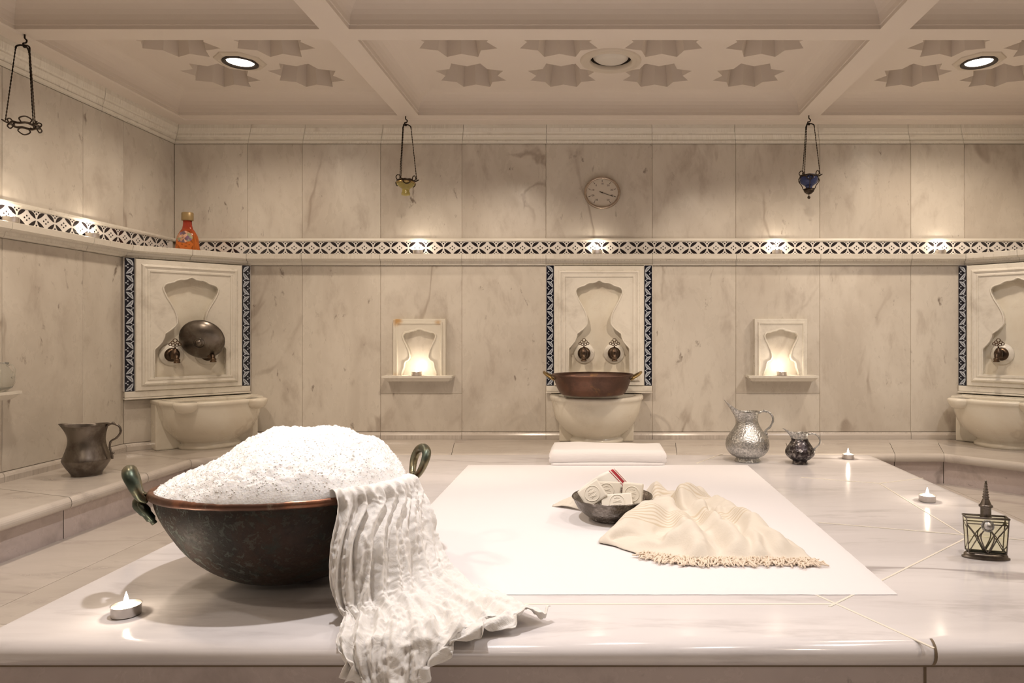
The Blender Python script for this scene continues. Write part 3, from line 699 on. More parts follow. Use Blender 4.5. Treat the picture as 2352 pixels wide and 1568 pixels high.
# ------------------------------------------------------------ hanging lanterns
def chain(m, a, b, r=.0016, link=.011):
    a, b = Vector(a), Vector(b); n = max(2, int((b-a).length/link)); P = []; R = []
    for i in range(n*2+1):
        P.append(a.lerp(b, i/(2*n))); R.append(r*(1.35 if i % 2 else .75))
    m.tube(P, R, 6)
def lantern(label, loc, tz, rot, kind):
    "loc: ceiling hook point; tz: height of the holder ring"
    th = thing('hanging_lantern', label, 'hanging lantern', loc); dz = tz-loc[2]; w_ = .046
    m = MB(); m.tube(spl([(0, 0, .004), (0, 0, -.012), (.006, 0, -.018), (.004, 0, -.026), (-.005, 0, -.028), (-.003, 0, -.036), (0, 0, -.040)], 4), .0024, 8); m.build('ceiling_hook', 'iron', th)
    m = MB(); at = []
    for k in range(3):
        a = rot+2*pi*k/3; c_, s_ = cos(a), sin(a)
        m.tube(spl([(0, 0, -.036), (c_*.010, s_*.010, -.036), (c_*.020, s_*.020, -.042), (c_*.022, s_*.022, -.050)], 4), .0026, 8); at.append((c_, s_))
    m.ball((0, 0, -.037), .006, n=6); m.build('crown', 'iron', th)
    for c_, s_ in at:
        m = MB(); chain(m, (c_*.022, s_*.022, -.048), (c_*w_, s_*w_, dz)); m.build('chain', 'iron', th)
    m = MB()
    m.tube([(.036*cos(a), .036*sin(a), dz-.006+.002*sin(6*a)) for a in [2*pi*k/36 for k in range(36)]], .0036, 8, 0, True)
    for c_, s_ in at: # leaf-shaped arms
        m.tube(spl([(c_*.030, s_*.030, dz-.006), (c_*.044, s_*.044, dz-.004), (c_*.056, s_*.056, dz+.003)], 4), [.003]*4+[.0025]*4+[.001], 6)
    for k in range(6):
        a = rot+pi/6+pi*k/3; b = .26
        q = lambda aa, r, z: (r*cos(aa), r*sin(aa), dz+z)
        m.tube(spl([q(a-b, .036, -.006), q(a-b*1.4, .042, .006 if k % 2 else -.016), q(a, .040, .014 if k % 2 else -.026), q(a+b*1.4, .042, .006 if k % 2 else -.016), q(a+b, .036, -.006)], 4), .0021, 6)
    m.build('holder_ring', 'iron', th)
    if kind == 'blue':
        m = MB(); m.lathe([(.030, dz), (.036, dz-.012), (.038, dz-.022), (.033, dz-.036), (.018, dz-.046), (.013, dz-.052), (.015, dz-.060), (.014, dz-.070), (0, dz-.074), (0, dz-.07), (.011, dz-.066), (.012, dz-.058), (.016, dz-.044), (.031, dz-.034), (.035, dz-.022), (.028, dz)], 32); m.build('glass_cup', 'blueglass', th)
        m = MB(); m.lathe([(.023, dz-.062), (.024, dz-.060), (.020, dz-.072), (.010, dz-.081), (0, dz-.083)], 24)
        m.tube([(0, 0, dz-.082), (0, 0, dz-.090)], .0016, 6); m.ball((0, 0, dz-.096), .0065, n=8)
        for k in range(4):
            a = rot+pi/2*k; m.tube(spl([(.037*cos(a), .037*sin(a), dz-.01), (.042*cos(a), .042*sin(a), dz-.026), (.030*cos(a), .030*sin(a), dz-.045), (.023*cos(a), .023*sin(a), dz-.062)], 4), .0018, 6)
        m.build('base_finial', 'iron', th)
    if kind == 'yellow':
        m = MB(); m.lathe([(.032, dz-.004), (.038, dz-.016), (.037, dz-.024), (.026, dz-.034), (.017, dz-.040), (.015, dz-.050), (.019, dz-.062), (.018, dz-.068), (0, dz-.072), (0, dz-.068), (.016, dz-.062), (.013, dz-.05), (.015, dz-.038), (.034, dz-.022), (.030, dz-.004)], 32); m.build('glass_cup', 'yellowglass', th)
        m = MB(); m.lathe([(.028, dz-.002), (.040, dz-.012), (.041, dz-.018), (.038, dz-.018), (.027, dz-.004)], 32); m.build('shade_collar', 'brass', th)
    return th
def hookpos(px, py): Y = (ZTOP-CAMZ)*F/(VY-py); return ((px-VX)/F*Y, Y, ZTOP)
h1, h2, h3 = hookpos(57, 79), hookpos(932, 267), hookpos(1858, 265)
lantern('empty wrought metal lantern holder hanging at the far left', h1, wz(284, h1[1]), RAD(222), None)
lantern('hanging lantern with a small yellow glass cup left of the clock-like dial', h2, wz(412, h2[1]), RAD(20), 'yellow')
lantern('hanging lantern with a dark blue glass cup on the right', h3, wz(402, h3[1]), RAD(-11), 'blue')
# ------------------------------------------------------------ tea lights
M['cup'] = plain('aluminium_cup', (.62, .58, .54), .3, .9)
M['wax'] = plain('white_wax', (.86, .80, .72), .5)
t = NT('flame'); t.set(Base_Color=(1, .8, .5), Emission_Color=(1, .86, .64), Emission_Strength=40.); M['flame'] = t.m
def tealight(label, loc, r=.0225, watt=.5, group=None, first=[None]):
    if first[0]: th = dup(first[0], loc, 0, label, group)
    else:
        th = thing('tea_light', label, 'tea light candle', loc, group=group)
        m = MB(); m.lathe([(0, .0005), (r*.96, .0005), (r, .002), (r, .0175), (r*1.03, .018), (r*.97, .0175), (r*.96, .013)], 36); m.build('metal_cup', 'cup', th)
        m = MB(); m.lathe([(r*.97, .0138), (r*.8, .0128), (.003, .0125), (0, .0125)], 30); m.tube([(0, 0, .012), (0, 0, .018)], .0006, 5); m.build('wax', 'wax', th)
        m = MB(); m.lathe([(0, .0155), (.0028, .018), (.0042, .022), (.0036, .027), (.0018, .034), (0, .040)], 14); m.build('flame', 'flame', th)
        first[0] = th
    lp = lamp('candle_glow', 'POINT', (loc[0], loc[1], loc[2]+.045), watt, (1, .84, .66), shadow_soft_size=.004)
    return th
for q, lb in (((290, 1412), 'tea light burning on the platform at the lower left, in front of the big bowl'),
              ((1948, 1053), 'tea light burning at the back of the platform beside the small dark jug'),
              ((2130, 1151), 'tea light burning on the platform near the sunken gutter, behind the perfume bottle')):
    x, y, z = gnd(*q); tealight(lb, (x, y, TOP+.0004), watt=.12)
tealight('tea light burning in the rust-stained niche left of the middle fountain', (wx(957, 3.05), 3.052, zn), watt=.14)
tealight('tea light burning in the clean niche right of the middle fountain', (wx(1796, 3.05), 3.052, zn), watt=.14)
g = 'tea lights along the tile band ledge'
for px, lb in ((960, 'tea light on the tile band ledge right of the yellow lantern'), (1372, 'tea light on the tile band ledge above the middle fountain'),
               (1785, 'tea light on the tile band ledge above the right niche'), (2160, 'tea light on the tile band ledge at the far right')):
    tealight(lb, (wx(px, 3.08), 3.078, ZB0), watt=.10, group=g)
for px, lb in ((212, 'tea light on the left wall ledge halfway to the orange bottle'), (25, 'tea light on the left wall ledge at the photo edge')):
    x = XL+.032; tealight(lb, (x, x*F/(px-VX), ZB0), watt=.10, group=g)
# ------------------------------------------------------------ cloth materials
def cloth(name, col, rough=.85, sc=400, st=.25, trans=.0, fine=.0006, wrinkle=0.):
    t = NT(name); v = t.obj()
    wv = t.n('ShaderNodeTexWave', wave_type='BANDS', bands_direction='X'); wv.inputs['Scale'].default_value = sc; t.put(wv.inputs['Vector'], v)
    wy = t.n('ShaderNodeTexWave', wave_type='BANDS', bands_direction='Y'); wy.inputs['Scale'].default_value = sc*.8; t.put(wy.inputs['Vector'], v)
    h = t.math('ADD', wv.outputs[1], wy.outputs[1])
    b = t.bump(h, st, fine)
    if wrinkle:
        n1 = t.noise(v, 26, 6, .62, 1.2); b = t.bump(n1, wrinkle, .006, b)
    t.set(Base_Color=col, Roughness=rough, Sheen_Weight=.2)
    if trans: t.b.inputs['Subsurface Weight'].default_value = trans; t.b.inputs['Subsurface Radius'].default_value = (.012, .009, .006); t.b.inputs['Subsurface Scale'].default_value = .5
    return t.m
M['matcloth'] = cloth('white_cotton_mat', (.85, .82, .83), sc=260, st=.3)
M['towelcloth'] = cloth('white_terry', (.86, .83, .82), sc=300, st=.4)
M['muslin'] = cloth('white_muslin', (.83, .80, .765), .8, 500, .15, .15, wrinkle=.6)
M['napkin'] = cloth('cream_napkin', (.88, .84, .76), sc=400)
M['redstripe'] = cloth('red_stripe', (.42, .03, .04), sc=400)
# ------------------------------------------------------------ mat
MX0, MX1, MY0, MY1 = -.458, .557, 1.252, 2.482
MT = TOP+.0046
mb = MB(); nx, ny = 80, 96; top = []
for j in range(ny+1):
    row = []
    for i in range(nx+1):
        x = MX0+(MX1-MX0)*i/nx; y = MY0+(MY1-MY0)*j/ny
        e = min(i, nx-i, j, ny-j)
        z = TOP+.0040+.0006*noise.noise((x*3, y*3, 0))
        if e == 0: z = TOP+.0008; x += .0012*noise.noise((y*90, 1, 0)); y += .0016*noise.noise((x*120, 2, 0))
        row.append((x, y, z))
    top.append(row)
mb.grid(top, 0, True)
o = mb.build('floor_mat', 'matcloth', label='large white woven cotton mat laid flat on the platform', category='mat')
# ------------------------------------------------------------ folded towel
th = thing('folded_towel', 'thick white folded towel lying at the far end of the mat', 'towel', (.049, 2.545, MT-.001), RAD(0))
def softbox(mb, w_, d_, z0, z1, r=.02, amp=.002, seed=0, nx=40, slope=0.):
    sec = []
    h = (z1-z0)/2; r = min(r, h*.98)
    for (cx, cz, a0) in ((-d_/2+r, z1-r, pi), (d_/2-r, z1-r, pi/2), (d_/2-r, z0+r, 0), (-d_/2+r, z0+r, -pi/2)):
        for k in range(7):
            a = a0-pi/2*k/6; sec.append((cx+r*cos(a), cz+r*sin(a)))
    rows = []
    for i in range(nx+1):
        t_ = i/nx*2-1; x = t_*w_/2; sq_ = min(1, (1-abs(t_))*w_/2/.016); f = sqrt(max(0, 1-(1-sq_)**2))*.35+.65 if sq_ < 1 else 1
        row = []
        for (y, z) in sec:
            zz = z0+(z-z0)*(f if z > z0+h else 1)*(1-slope*t_)
            n = noise.noise((x*9+seed, y*9, z*9))*amp
            row.append((x, y*(f*.3+.7)+n, zz+(n if z > z0+.01 else 0)))
        rows.append(row)
    mb.grid(rows, 0, True, True); b = len(sec)
    mb.add(rows[0], [tuple(range(b))], 0, True); mb.add(rows[-1], [tuple(range(b))], 0, True)
m = MB(); softbox(m, .425, .19, .0065, .057, .022, .003, 3, slope=.05); m.build('upper_fold', 'towelcloth', th)
m = MB(); softbox(m, .412, .185, .0, .012, .005, .001, 8); m.build('under_fold', 'towelcloth', th)
# ------------------------------------------------------------ big bath bowl with foam
BC = Vector((-.603, 1.34)); BR = .240; BZ = .306; BSY = .92; TILT = .061
def rimz(y): return BZ-(y-BC.y)*TILT
t = NT('weathered_copper'); v = t.obj()
n1 = t.noise(v, 7, 7, .7, .5); n2 = t.noise(v, 70, 5, .75, .5); n3 = t.noise(v, 12, 6, .7, 1.)
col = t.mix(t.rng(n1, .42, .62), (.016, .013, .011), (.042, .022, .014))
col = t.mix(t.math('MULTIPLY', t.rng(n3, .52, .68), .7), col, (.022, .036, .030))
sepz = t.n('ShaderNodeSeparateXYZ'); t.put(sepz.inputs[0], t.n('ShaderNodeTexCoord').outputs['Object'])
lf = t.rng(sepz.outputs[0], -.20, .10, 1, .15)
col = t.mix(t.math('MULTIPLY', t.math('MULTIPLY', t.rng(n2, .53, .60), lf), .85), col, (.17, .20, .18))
hh = t.math('ADD', n2, t.math('MULTIPLY', n1, 2)); t.bump(hh, .45, .0015)
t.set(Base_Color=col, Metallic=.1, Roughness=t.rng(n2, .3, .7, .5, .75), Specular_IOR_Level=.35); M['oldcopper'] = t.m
M['rimcopper'] = metal('worn_copper_rim', (.30, .13, .075), (.13, .07, .05), .36, 80, .2, m=.7, c3=(.30, .24, .18))
M['greenbronze'] = metal('patinated_bronze', (.20, .17, .10), (.07, .09, .07), .33, 70, .3, m=.8, c3=(.14, .18, .15))
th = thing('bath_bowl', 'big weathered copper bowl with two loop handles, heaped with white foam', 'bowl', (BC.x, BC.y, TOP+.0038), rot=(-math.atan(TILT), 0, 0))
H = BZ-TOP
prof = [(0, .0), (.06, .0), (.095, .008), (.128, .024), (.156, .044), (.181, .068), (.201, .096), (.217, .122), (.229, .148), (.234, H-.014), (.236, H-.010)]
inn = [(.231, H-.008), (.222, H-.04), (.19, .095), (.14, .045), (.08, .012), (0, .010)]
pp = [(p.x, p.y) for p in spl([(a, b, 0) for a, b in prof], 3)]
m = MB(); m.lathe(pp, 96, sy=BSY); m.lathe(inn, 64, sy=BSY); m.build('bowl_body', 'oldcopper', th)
m = MB(); rows = []
for j in range(96):
    a = 2*pi*j/96; rows.append([((BR-.0035+.0072*cos(b))*cos(a), (BR-.0035+.0072*cos(b))*sin(a)*BSY, H-.006+.0072*sin(b)+.0008*noise.noise((cos(a)*9, sin(a)*9, 0))) for b in [2*pi*k/14 for k in range(14)]])
rows.append(rows[0]); m.grid(rows, 0, True, True); m.build('rolled_rim', 'rimcopper', th)
PH = RAD(32)
for s, lb in ((-1, None), (1, None)):
    er = Vector((s*cos(PH), s*sin(PH)*BSY, 0)); et = Vector((-sin(PH), cos(PH), 0))*s; ez = Vector((0, 0, 1))
    c0 = er*(BR+.002)+ez*(H-.012)
    q = lambda a, t_, z: c0+er*a+et*t_+ez*z
    o_, w3, h3 = (.028, .027, .052) if s < 0 else (.030, .036, .066)
    L = [q(.000, .010, -.002), q(o_*.35, .015, h3*.12), q(o_*.55, w3*.8, h3*.35), q(o_*.75, w3, h3*.65), q(o_*.95, w3*.75, h3*.9), q(o_, 0, h3), q(o_*.95, -w3*.75, h3*.9), q(o_*.75, -w3, h3*.65), q(o_*.55, -w3*.8, h3*.35), q(o_*.35, -.015, h3*.12), q(.000, -.010, -.002)]
    P = spl(L, 5); n = len(P); R = [.0060+(.0062 if s < 0 else .0040)*sin(pi*i/(n-1))**1.5 for i in range(n)]
    m = MB(); m.tube(P, R, 14); m.build('loop_handle', 'greenbronze', th)
    m = MB(); m.tube(spl([q(.004, 0, .014), q(.010, 0, .004), q(.012, 0, -.008), q(.004, 0, -.018), q(-.006, 0, -.032), q(-.014, 0, -.044)], 4), [.008]*6+[.010]*8+[.008]*4+[.005]*3, 12)
    for w2 in (-1, 1): m.tube(spl([q(.008, w2*.004, .0), q(.010, w2*.014, -.006), q(-.001, w2*.016, -.022), q(-.012, w2*.008, -.038)], 4), .004, 8)
    m.build('handle_lug', 'greenbronze', th)
# foam heap
t = NT('soap_foam'); v = t.obj(); vo = t.n('ShaderNodeTexVoronoi', feature='F1'); t.put(vo.inputs['Vector'], v); vo.inputs['Scale'].default_value = 260
t.bump(t.math('ADD', vo.outputs[0], t.noise(v, 120, 4, .7)), .35, .0015)
t.set(Base_Color=(.95, .945, .94), Roughness=.6, Subsurface_Weight=.5); t.b.inputs['Subsurface Radius'].default_value = (.02, .018, .016); t.b.inputs['Subsurface Scale'].default_value = .5
M['foam'] = t.m
def foamz(x, y):
    u, v_ = (x-BC.x)/.230, (y-BC.y)/(.230*BSY); r = min(1, sqrt(u*u+v_*v_))
    ss = lambda a, b, q: (lambda k: k*k*(3-2*k))(max(0, min(1, (q-a)/(b-a))))
    d = max(0, 1-r**2.7)**.5
    hgt = .118*d*(.38+.62*ss(-.85, -.05, u*.92+v_*.25))*(.80+.20*ss(-.8, .5, v_))
    hgt += .010*noise.fractal((x*14, y*14, 3), 1, 2, 4)*min(1, d*2)+.0045*noise.fractal((x*60, y*60, 1), 1, 2, 3)*min(1, d*3)+.0030*noise.noise((x*210, y*210, 2))*min(1, d*2)
    return rimz(y)-.005+hgt
m = MB(); G = []
NR, NA = 150, 400
for i in range(NR+1):
    r = .2305*(i/NR)**.75; row = []
    for j in range(NA):
        a = 2*pi*j/NA; x = BC.x+r*cos(a); y = BC.y+r*sin(a)*BSY; row.append((x, y, foamz(x, y)))
    G.append(row)
m.grid(G, 0, True, True)
ico = bmesh.new(); bmesh.ops.create_icosphere(ico, subdivisions=1, radius=1); iv = [v.co.copy() for v in ico.verts]; ifs = [tuple(x.index for x in f.verts) for f in ico.faces]; ico.free()
rnd = random.Random(5)
for k in range(5200):
    a = rnd.uniform(0, 2*pi); r = .226*rnd.random()**.3 if rnd.random() < .8 else .226*sqrt(rnd.random()); x = BC.x+r*cos(a); y = BC.y+r*sin(a)*BSY
    s_ = rnd.choice([.0006, .0008, .001, .0012, .0015]); z = foamz(x, y)+s_*rnd.uniform(-.5, .5)
    m.add([(x+p.x*s_, y+p.y*s_, z+p.z*s_) for p in iv], ifs, 1, True)
M['bubble'] = plain('foam_bubbles', (.93, .92, .905), .25)
m.build('soap_foam', ['foam', 'bubble'], label='heap of white soap foam piled up in the big copper bowl', category='foam', kind='stuff', raw=True)
# ------------------------------------------------------------ muslin draped over the bowl rim and down the platform edge
def rimpt(deg, out=0., z=0.): a = RAD(deg); y = BC.y+(BR+out)*sin(a)*BSY; return (BC.x+(BR+out)*cos(a), y, rimz(y)+z)
def g(px, py, z=TOP+.008): return gnd(px, py, z)
A = [-50, -36, -22, -7, 7]
rows = [[rimpt(a, -.040, .010) for a in A],
        [rimpt(a, -.018, .013) for a in A],
        [rimpt(a, .004, .011) for a in A],
        [rimpt(a, .012, -.016) for a in A],
        [(-.442, 1.142, .245), (-.405, 1.160, .25), (-.372, 1.20, .25), (-.345, 1.265, .25), (-.330, 1.35, .25)],
        [(-.441, 1.142, .188), (-.402, 1.150, .19), (-.366, 1.18, .19), (-.330, 1.245, .19), (-.312, 1.335, .19)],
        [(-.425, 1.138, .148), (-.395, 1.140, .150), (-.352, 1.160, .155), (-.312, 1.220, .155), (-.282, 1.31, .155)],
        [(-.408, 1.120, .133), (-.375, 1.115, .137), (-.325, 1.130, .139), (-.27, 1.180, .139), (-.232, 1.265, .136)],
        [(-.400, 1.090, .133), (-.362, 1.085, .139), (-.300, 1.090, .141), (-.222, 1.135, .139), (-.160, 1.205, .134)],
        [(-.396, 1.058, .124), (-.350, 1.046, .127), (-.280, 1.050, .134), (-.190, 1.090, .139), (-.110, 1.160, .133)],
        [(-.380, 1.036, .108), (-.335, 1.028, .083), (-.275, 1.030, .088), (-.190, 1.070, .137), (-.082, 1.138, .133)],
        [(-.352, 1.034, .090), (-.315, 1.026, .066), (-.270, 1.030, .072), (-.190, 1.056, .128), (-.068, 1.130, .140)]]
NU, NV = 170, 250
A0 = np.array(rows, float)
def resample(A, n, axis):
    A = np.moveaxis(A, axis, 0); k = A.shape[0]
    P = np.concatenate([2*A[:1]-A[1:2], A, 2*A[-1:]-A[-2:-1]]); tt = np.linspace(0, k-1, n); i = np.minimum(tt.astype(int), k-2); f = (tt-i).reshape(-1, *([1]*(A.ndim-1)))
    a, b, c, d = P[i], P[i+1], P[i+2], P[i+3]
    R = .5*(2*b+(c-a)*f+(2*a-5*b+4*c-d)*f**2+(3*b-a-3*c+d)*f**3)
    return np.moveaxis(R, 0, axis)
S = resample(resample(A0, NV, 0), NU, 1)
du = np.gradient(S, axis=1); dv = np.gradient(S, axis=0); N = np.cross(du, dv); N /= np.linalg.norm(N, axis=2, keepdims=True)+1e-9
if N[NV//3, NU//2, 1] > 0: N = -N
uu = np.linspace(0, 1, NU); vv = np.linspace(0, 1, NV)
out = np.zeros((NV, NU, 3))
for j in range(NV):
    v_ = vv[j]; spread = v_
    for i in range(NU):
        u = uu[i]
        wv = u+.05*noise.noise((u*3, v_*2.2, 0))+.030*noise.noise((u*8, v_*5, 4))*(.3+v_)
        # tight gathers near the rim opening into softer folds below
        f1 = abs((wv*8.5+.3) % 1*2-1)**.8*2-1
        f2 = sin(wv*2*pi*15+2*noise.noise((u*5, v_*4, 7)))
        rf = 1-abs(noise.noise((wv*14+3, v_*5, 2)))*2.6
        rg = 1-abs(noise.noise((S[j, i, 0]*34, S[j, i, 1]*34, S[j, i, 2]*26+5)))*2.6
        rf2 = 1-abs(noise.noise((wv*11, v_*3.2, 9)))*2.8; rf3 = 1-abs(noise.noise((wv*27, v_*8, 1)))*2.6
        fl = max(0, min(1, (v_-.50)/.2)); hang = 1-fl
        amp = (.0012 if v_ < .12 else .0012+.0075*min(1, (v_-.12)/.2))
        d = amp*hang*(.75*f1+.30*f2+.95*rf)+fl*(.0090*rf2+.0042*rg+.0042*rf3+.0040*f1)
        d += .0022*(1-abs(noise.noise((S[j, i, 0]*95, S[j, i, 1]*95, S[j, i, 2]*70)))*3)*(.3+.7*min(1, v_*3))
        p = S[j, i]+N[j, i]*(d+ (.004 if v_ > .1 else 0))
        e = min(u, 1-u); p[2] += -.004*fl*max(0, 1-e/.06)
        # ragged gathered far end
        if v_ > .9 and .55 < u < .9: p[0] += .010*sin(u*60); p[1] += .012*noise.noise((u*12, 0, 0))*(v_-.9)*10
        rad = sqrt((p[0]-BC.x)**2+((p[1]-BC.y)/BSY)**2)
        if p[2] > BZ-.10 and v_ > .22 and rad < BR+.006:
            k = (BR+.006)/rad; p[0] = BC.x+(p[0]-BC.x)*k; p[1] = BC.y+(p[1]-BC.y)*k
        if v_ < .24 and p[2] < rimz(p[1])+.004 and rad < BR+.004: p[2] = rimz(p[1])+.004+.0012*f2
        if p[1] > SY0+.018: p[2] = max(p[2], TOP+.0022)
        elif p[1] > SY0-.004:
            q_ = (SY0+.018-p[1])/.020; p[2] = max(p[2], TOP+.002-.02*(1-sqrt(max(0, 1-q_*q_)))) if q_ < 1 else p[2]
        if p[2] < TOP-.006: p[1] = min(p[1], SY0-.003)
        out[j, i] = p
m = MB(); m.grid([[tuple(p) for p in r] for r in out], 0, True)
o = m.build('draped_cloth', 'muslin', label='crumpled white muslin cloth hanging from the big bowl over the platform edge', category='cloth', raw=True)
solid(o, .0011)
# corner of the cloth reaching right
# ------------------------------------------------------------ pitchers
def pitcher(name, label, loc, rz, prof, rim0, spout, handle, hr, mat, seg=3, neckmat=None, zn=None):
    "prof (r,z); above rim0 the lip is pulled out to -X by spout=(length, rise, width)"
    th = thing(name, label, 'jug', loc, rz); P = spl([(a, b, 0) for a, b in prof], seg); n = 72
    zt = prof[-1][1]; rows = []
    def pt(r, z, a):
        k = max(0, (z-rim0)/(zt-rim0)); da = abs((a-pi+pi) % (2*pi)-pi); w_ = math.exp(-(da/spout[2])**2)
        kk = k**1.6; wd = 1-.35*kk*math.exp(-((da-.9)/.6)**2)
        x = r*cos(a)*(1 if da > 1.2 else 1)-spout[0]*w_*kk; y = r*sin(a)*(1-.30*kk*max(0, cos(da)))
        return (x, y, z+spout[1]*w_*kk+(.004*k*max(0, -cos(da))))
    mm = MB(); A_ = [2*pi*j/n for j in range(n)]
    ro = [[pt(p.x, p.y, a) for a in A_] for p in P]
    mi_ = [1 if (neckmat and p.y > zn) else 0 for p in P]
    cut = next((i for i, p in enumerate(P) if neckmat and p.y > zn), len(P)-1)
    mm.grid(ro[:cut+1], 0, True, True)
    ri = [[pt(max(.002, p.x-.0022), p.y, a) for a in A_] for p in P[::-1] if p.y > .01]
    mm.add([(0, 0, .002)]+ro[0], [(0, 1+(j+1) % n, 1+j) for j in range(n)], 0, True)
    mm.build('jug_body', mat, th)
    if cut < len(P)-1 or True:
        m2 = MB(); m2.grid(ro[cut:]+ri, 0, True, True); m2.build('neck_and_lip' if neckmat else 'lip_and_lining', neckmat or mat, th)
    m3 = MB(); H_ = spl(handle, 6); k = len(H_); m3.tube(H_, [hr*(1.15 if i % 7 == 3 else .92) for i in range(k)], 10)
    for q in (handle[1], handle[-2]): m3.ball((q[0]+hr*1.2, q[1], q[2]+hr*.6), hr*1.25, n=6)
    m3.build('handle', mat if not neckmat else neckmat, th)
    return th
x, y, _ = gnd(1718, 1059)
pitcher('engraved_pitcher', 'tall bright silver engraved pitcher with long spout at the back of the platform', (x, 2.57, TOP), RAD(-4),
        [(.0, .0), (.044, 0), (.046, .004), (.042, .012), (.046, .016), (.064, .026), (.078, .045), (.081, .064), (.077, .084), (.065, .104), (.052, .122), (.042, .140), (.039, .155), (.040, .170), (.043, .184)],
        .142, (.046, .046, .62), [(.040, 0, .180), (.056, 0, .186), (.078, 0, .184), (.093, 0, .168), (.094, 0, .148), (.084, 0, .128), (.068, 0, .114), (.066, 0, .100), (.076, 0, .088)], .0042, 'silver')
pitcher('engraved_pitcher', 'small blackened silver jug right of the tall silver pitcher', (.758, 2.517, TOP), RAD(-4),
        [(.0, .0), (.026, 0), (.028, .003), (.026, .012), (.036, .018), (.049, .030), (.053, .042), (.050, .054), (.040, .070), (.031, .084), (.0275, .096), (.028, .106), (.030, .112)],
        .084, (.034, .018, .62), [(.028, 0, .108), (.042, 0, .110), (.060, 0, .106), (.072, 0, .090), (.070, 0, .072), (.056, 0, .058), (.050, 0, .048), (.054, 0, .038)], .0030, 'blacksilver', neckmat='silver', zn=.090)
x, y, _ = gnd(199, 1090)
pitcher('pewter_jug', 'dark pewter jug with scrolled handle standing on the left bench', (-1.722, 2.316, TOP), RAD(8),
        [(.0, .0), (.040, 0), (.043, .003), (.046, .010), (.058, .028), (.068, .048), (.069, .056), (.063, .074), (.056, .096), (.053, .118), (.055, .140), (.060, .158), (.064, .168)],
        .125, (.022, .006, .8), [(.058, 0, .162), (.078, 0, .172), (.100, 0, .164), (.106, 0, .144), (.094, 0, .124), (.076, 0, .112), (.072, 0, .092), (.078, 0, .070), (.080, 0, .052)], .0036, 'pewter')
# glass jug on the left wall shelf
th = thing('glass_jug', 'clear round glass jug on the left wall shelf at the photo edge', 'jug', (-1.872, 2.148, zn+.005+.0003))
m = MB(); m.lathe([(0, .0), (.018, 0), (.020, .003), (.032, .012), (.040, .030), (.041, .042), (.037, .058), (.027, .072), (.022, .080), (.024, .092), (.022, .092), (.020, .080), (.025, .070), (.034, .057), (.038, .042), (.037, .03), (.03, .014), (0, .006)], 36); m.build('glass_body', 'paleglass', th)
m = MB(); m.tube([(p[0], 0, p[2]) for p in spl([(.024, 0, .082), (.038, 0, .084), (.048, 0, .068), (.046, 0, .050), (.039, 0, .044)], 5)], .003, 8); m.build('handle', 'paleglass', th)
# ------------------------------------------------------------ orange bottle on the corner ledge
t = NT('orange_glass'); v = t.obj(); s3 = t.n('ShaderNodeSeparateXYZ'); t.put(s3.inputs[0], t.n('ShaderNodeTexCoord').outputs['Object'])
up = t.rng(s3.outputs[2], .04, .11); t.set(Base_Color=t.mix(up, (.95, .30, .07), (.62, .10, .06)), Roughness=.08, Transmission_Weight=.75, IOR=1.3); M['orange'] = t.m
t = NT('floral_label'); v = t.obj(); vo = t.n('ShaderNodeTexVoronoi', feature='F1'); vo.inputs['Scale'].default_value = 95; t.put(vo.inputs['Vector'], v)
cr = t.n('ShaderNodeValToRGB'); t.put(cr.inputs[0], t.n('ShaderNodeSeparateColor', i_0=vo.outputs['Color']).outputs[0]); cr.color_ramp.interpolation = 'CONSTANT'
el_ = cr.color_ramp.elements; el_[0].color = (.55, .30, .18, 1); el_[1].position = .35; el_[1].color = (.22, .12, .22, 1)
for p_, c_ in ((.55, (.70, .42, .30, 1)), (.75, (.30, .32, .20, 1)), (.9, (.16, .10, .12, 1))): e_ = el_.new(p_); e_.color = c_
t.set(Base_Color=cr.outputs[0], Roughness=.4); M['floral'] = t.m
M['cap'] = plain('brown_gold_cap', (.34, .24, .11), .4, .3)
th = thing('orange_bottle', 'orange glass bottle with brown cap on the ledge in the left corner', 'bottle', (-1.752, 2.94, ZB0+.0003))
m = MB(); m.lathe([(0, 0), (.052, 0), (.052, .004), (.050, .012), (.046, .045), (.042, .062), (.032, .080), (.023, .092), (.019, .108), (.018, .132), (0, .132)], 40, sy=.62); m.build('glass_body', 'orange', th)
m = MB(); m.lathe([(.0, .128), (.0235, .128), (.0245, .132), (.0245, .160), (.022, .163), (0, .163)], 32, sy=.8); m.build('cap', 'cap', th)
m = MB(); q = []
for i in range(13):
    a = -pi/2-.85+1.7*i/12; row = []
    for j in range(9):
        z_ = .030+.052*j/8; r_ = np.interp(z_, [.012, .045, .062, .080, .092], [.050, .046, .042, .032, .023])+.0006
        k_ = sqrt(max(0.02, 1-((z_-.056)/.0262)**2)); aa = -pi/2+(a+pi/2)*k_
        row.append((r_*cos(aa), r_*sin(aa)*.62, z_))
    q.append(row)
m.grid(q, 0, True); m.build('label', 'floral', th, raw=True)
# ------------------------------------------------------------ perfume bottle
th = thing('perfume_bottle', 'flat glass perfume bottle caged in dark wire with a tall stopper', 'perfume bottle', (.836, 1.458, TOP), RAD(-14))
m = MB(); m.lathe([(0, 0), (.047, 0), (.047, .003), (.043, .0045), (.043, .0075), (.040, .012), (0, .012)], 40, sy=.42); m.build('base_plate', 'pewter', th)
m = MB()
def fr(w0, w1, d0_, z0, z1, mm, mi=0):
    r = [[(-w, -d0_, z), (w, -d0_, z), (w, d0_, z), (-w, d0_, z)] for w, z in ((w0, z0), (w1, z1))]
    mm.grid(r, mi, False, True); mm.add(r[0], [(3, 2, 1, 0)], mi); mm.add(r[1], [(0, 1, 2, 3)], mi)
fr(.036, .041, .0115, .012, .086, m); m.build('glass_body', 'limeglass', th)
m = MB()
Fp = lambda x, z: (x*(1+.12*(z-.05)/.075), -.0128, z)
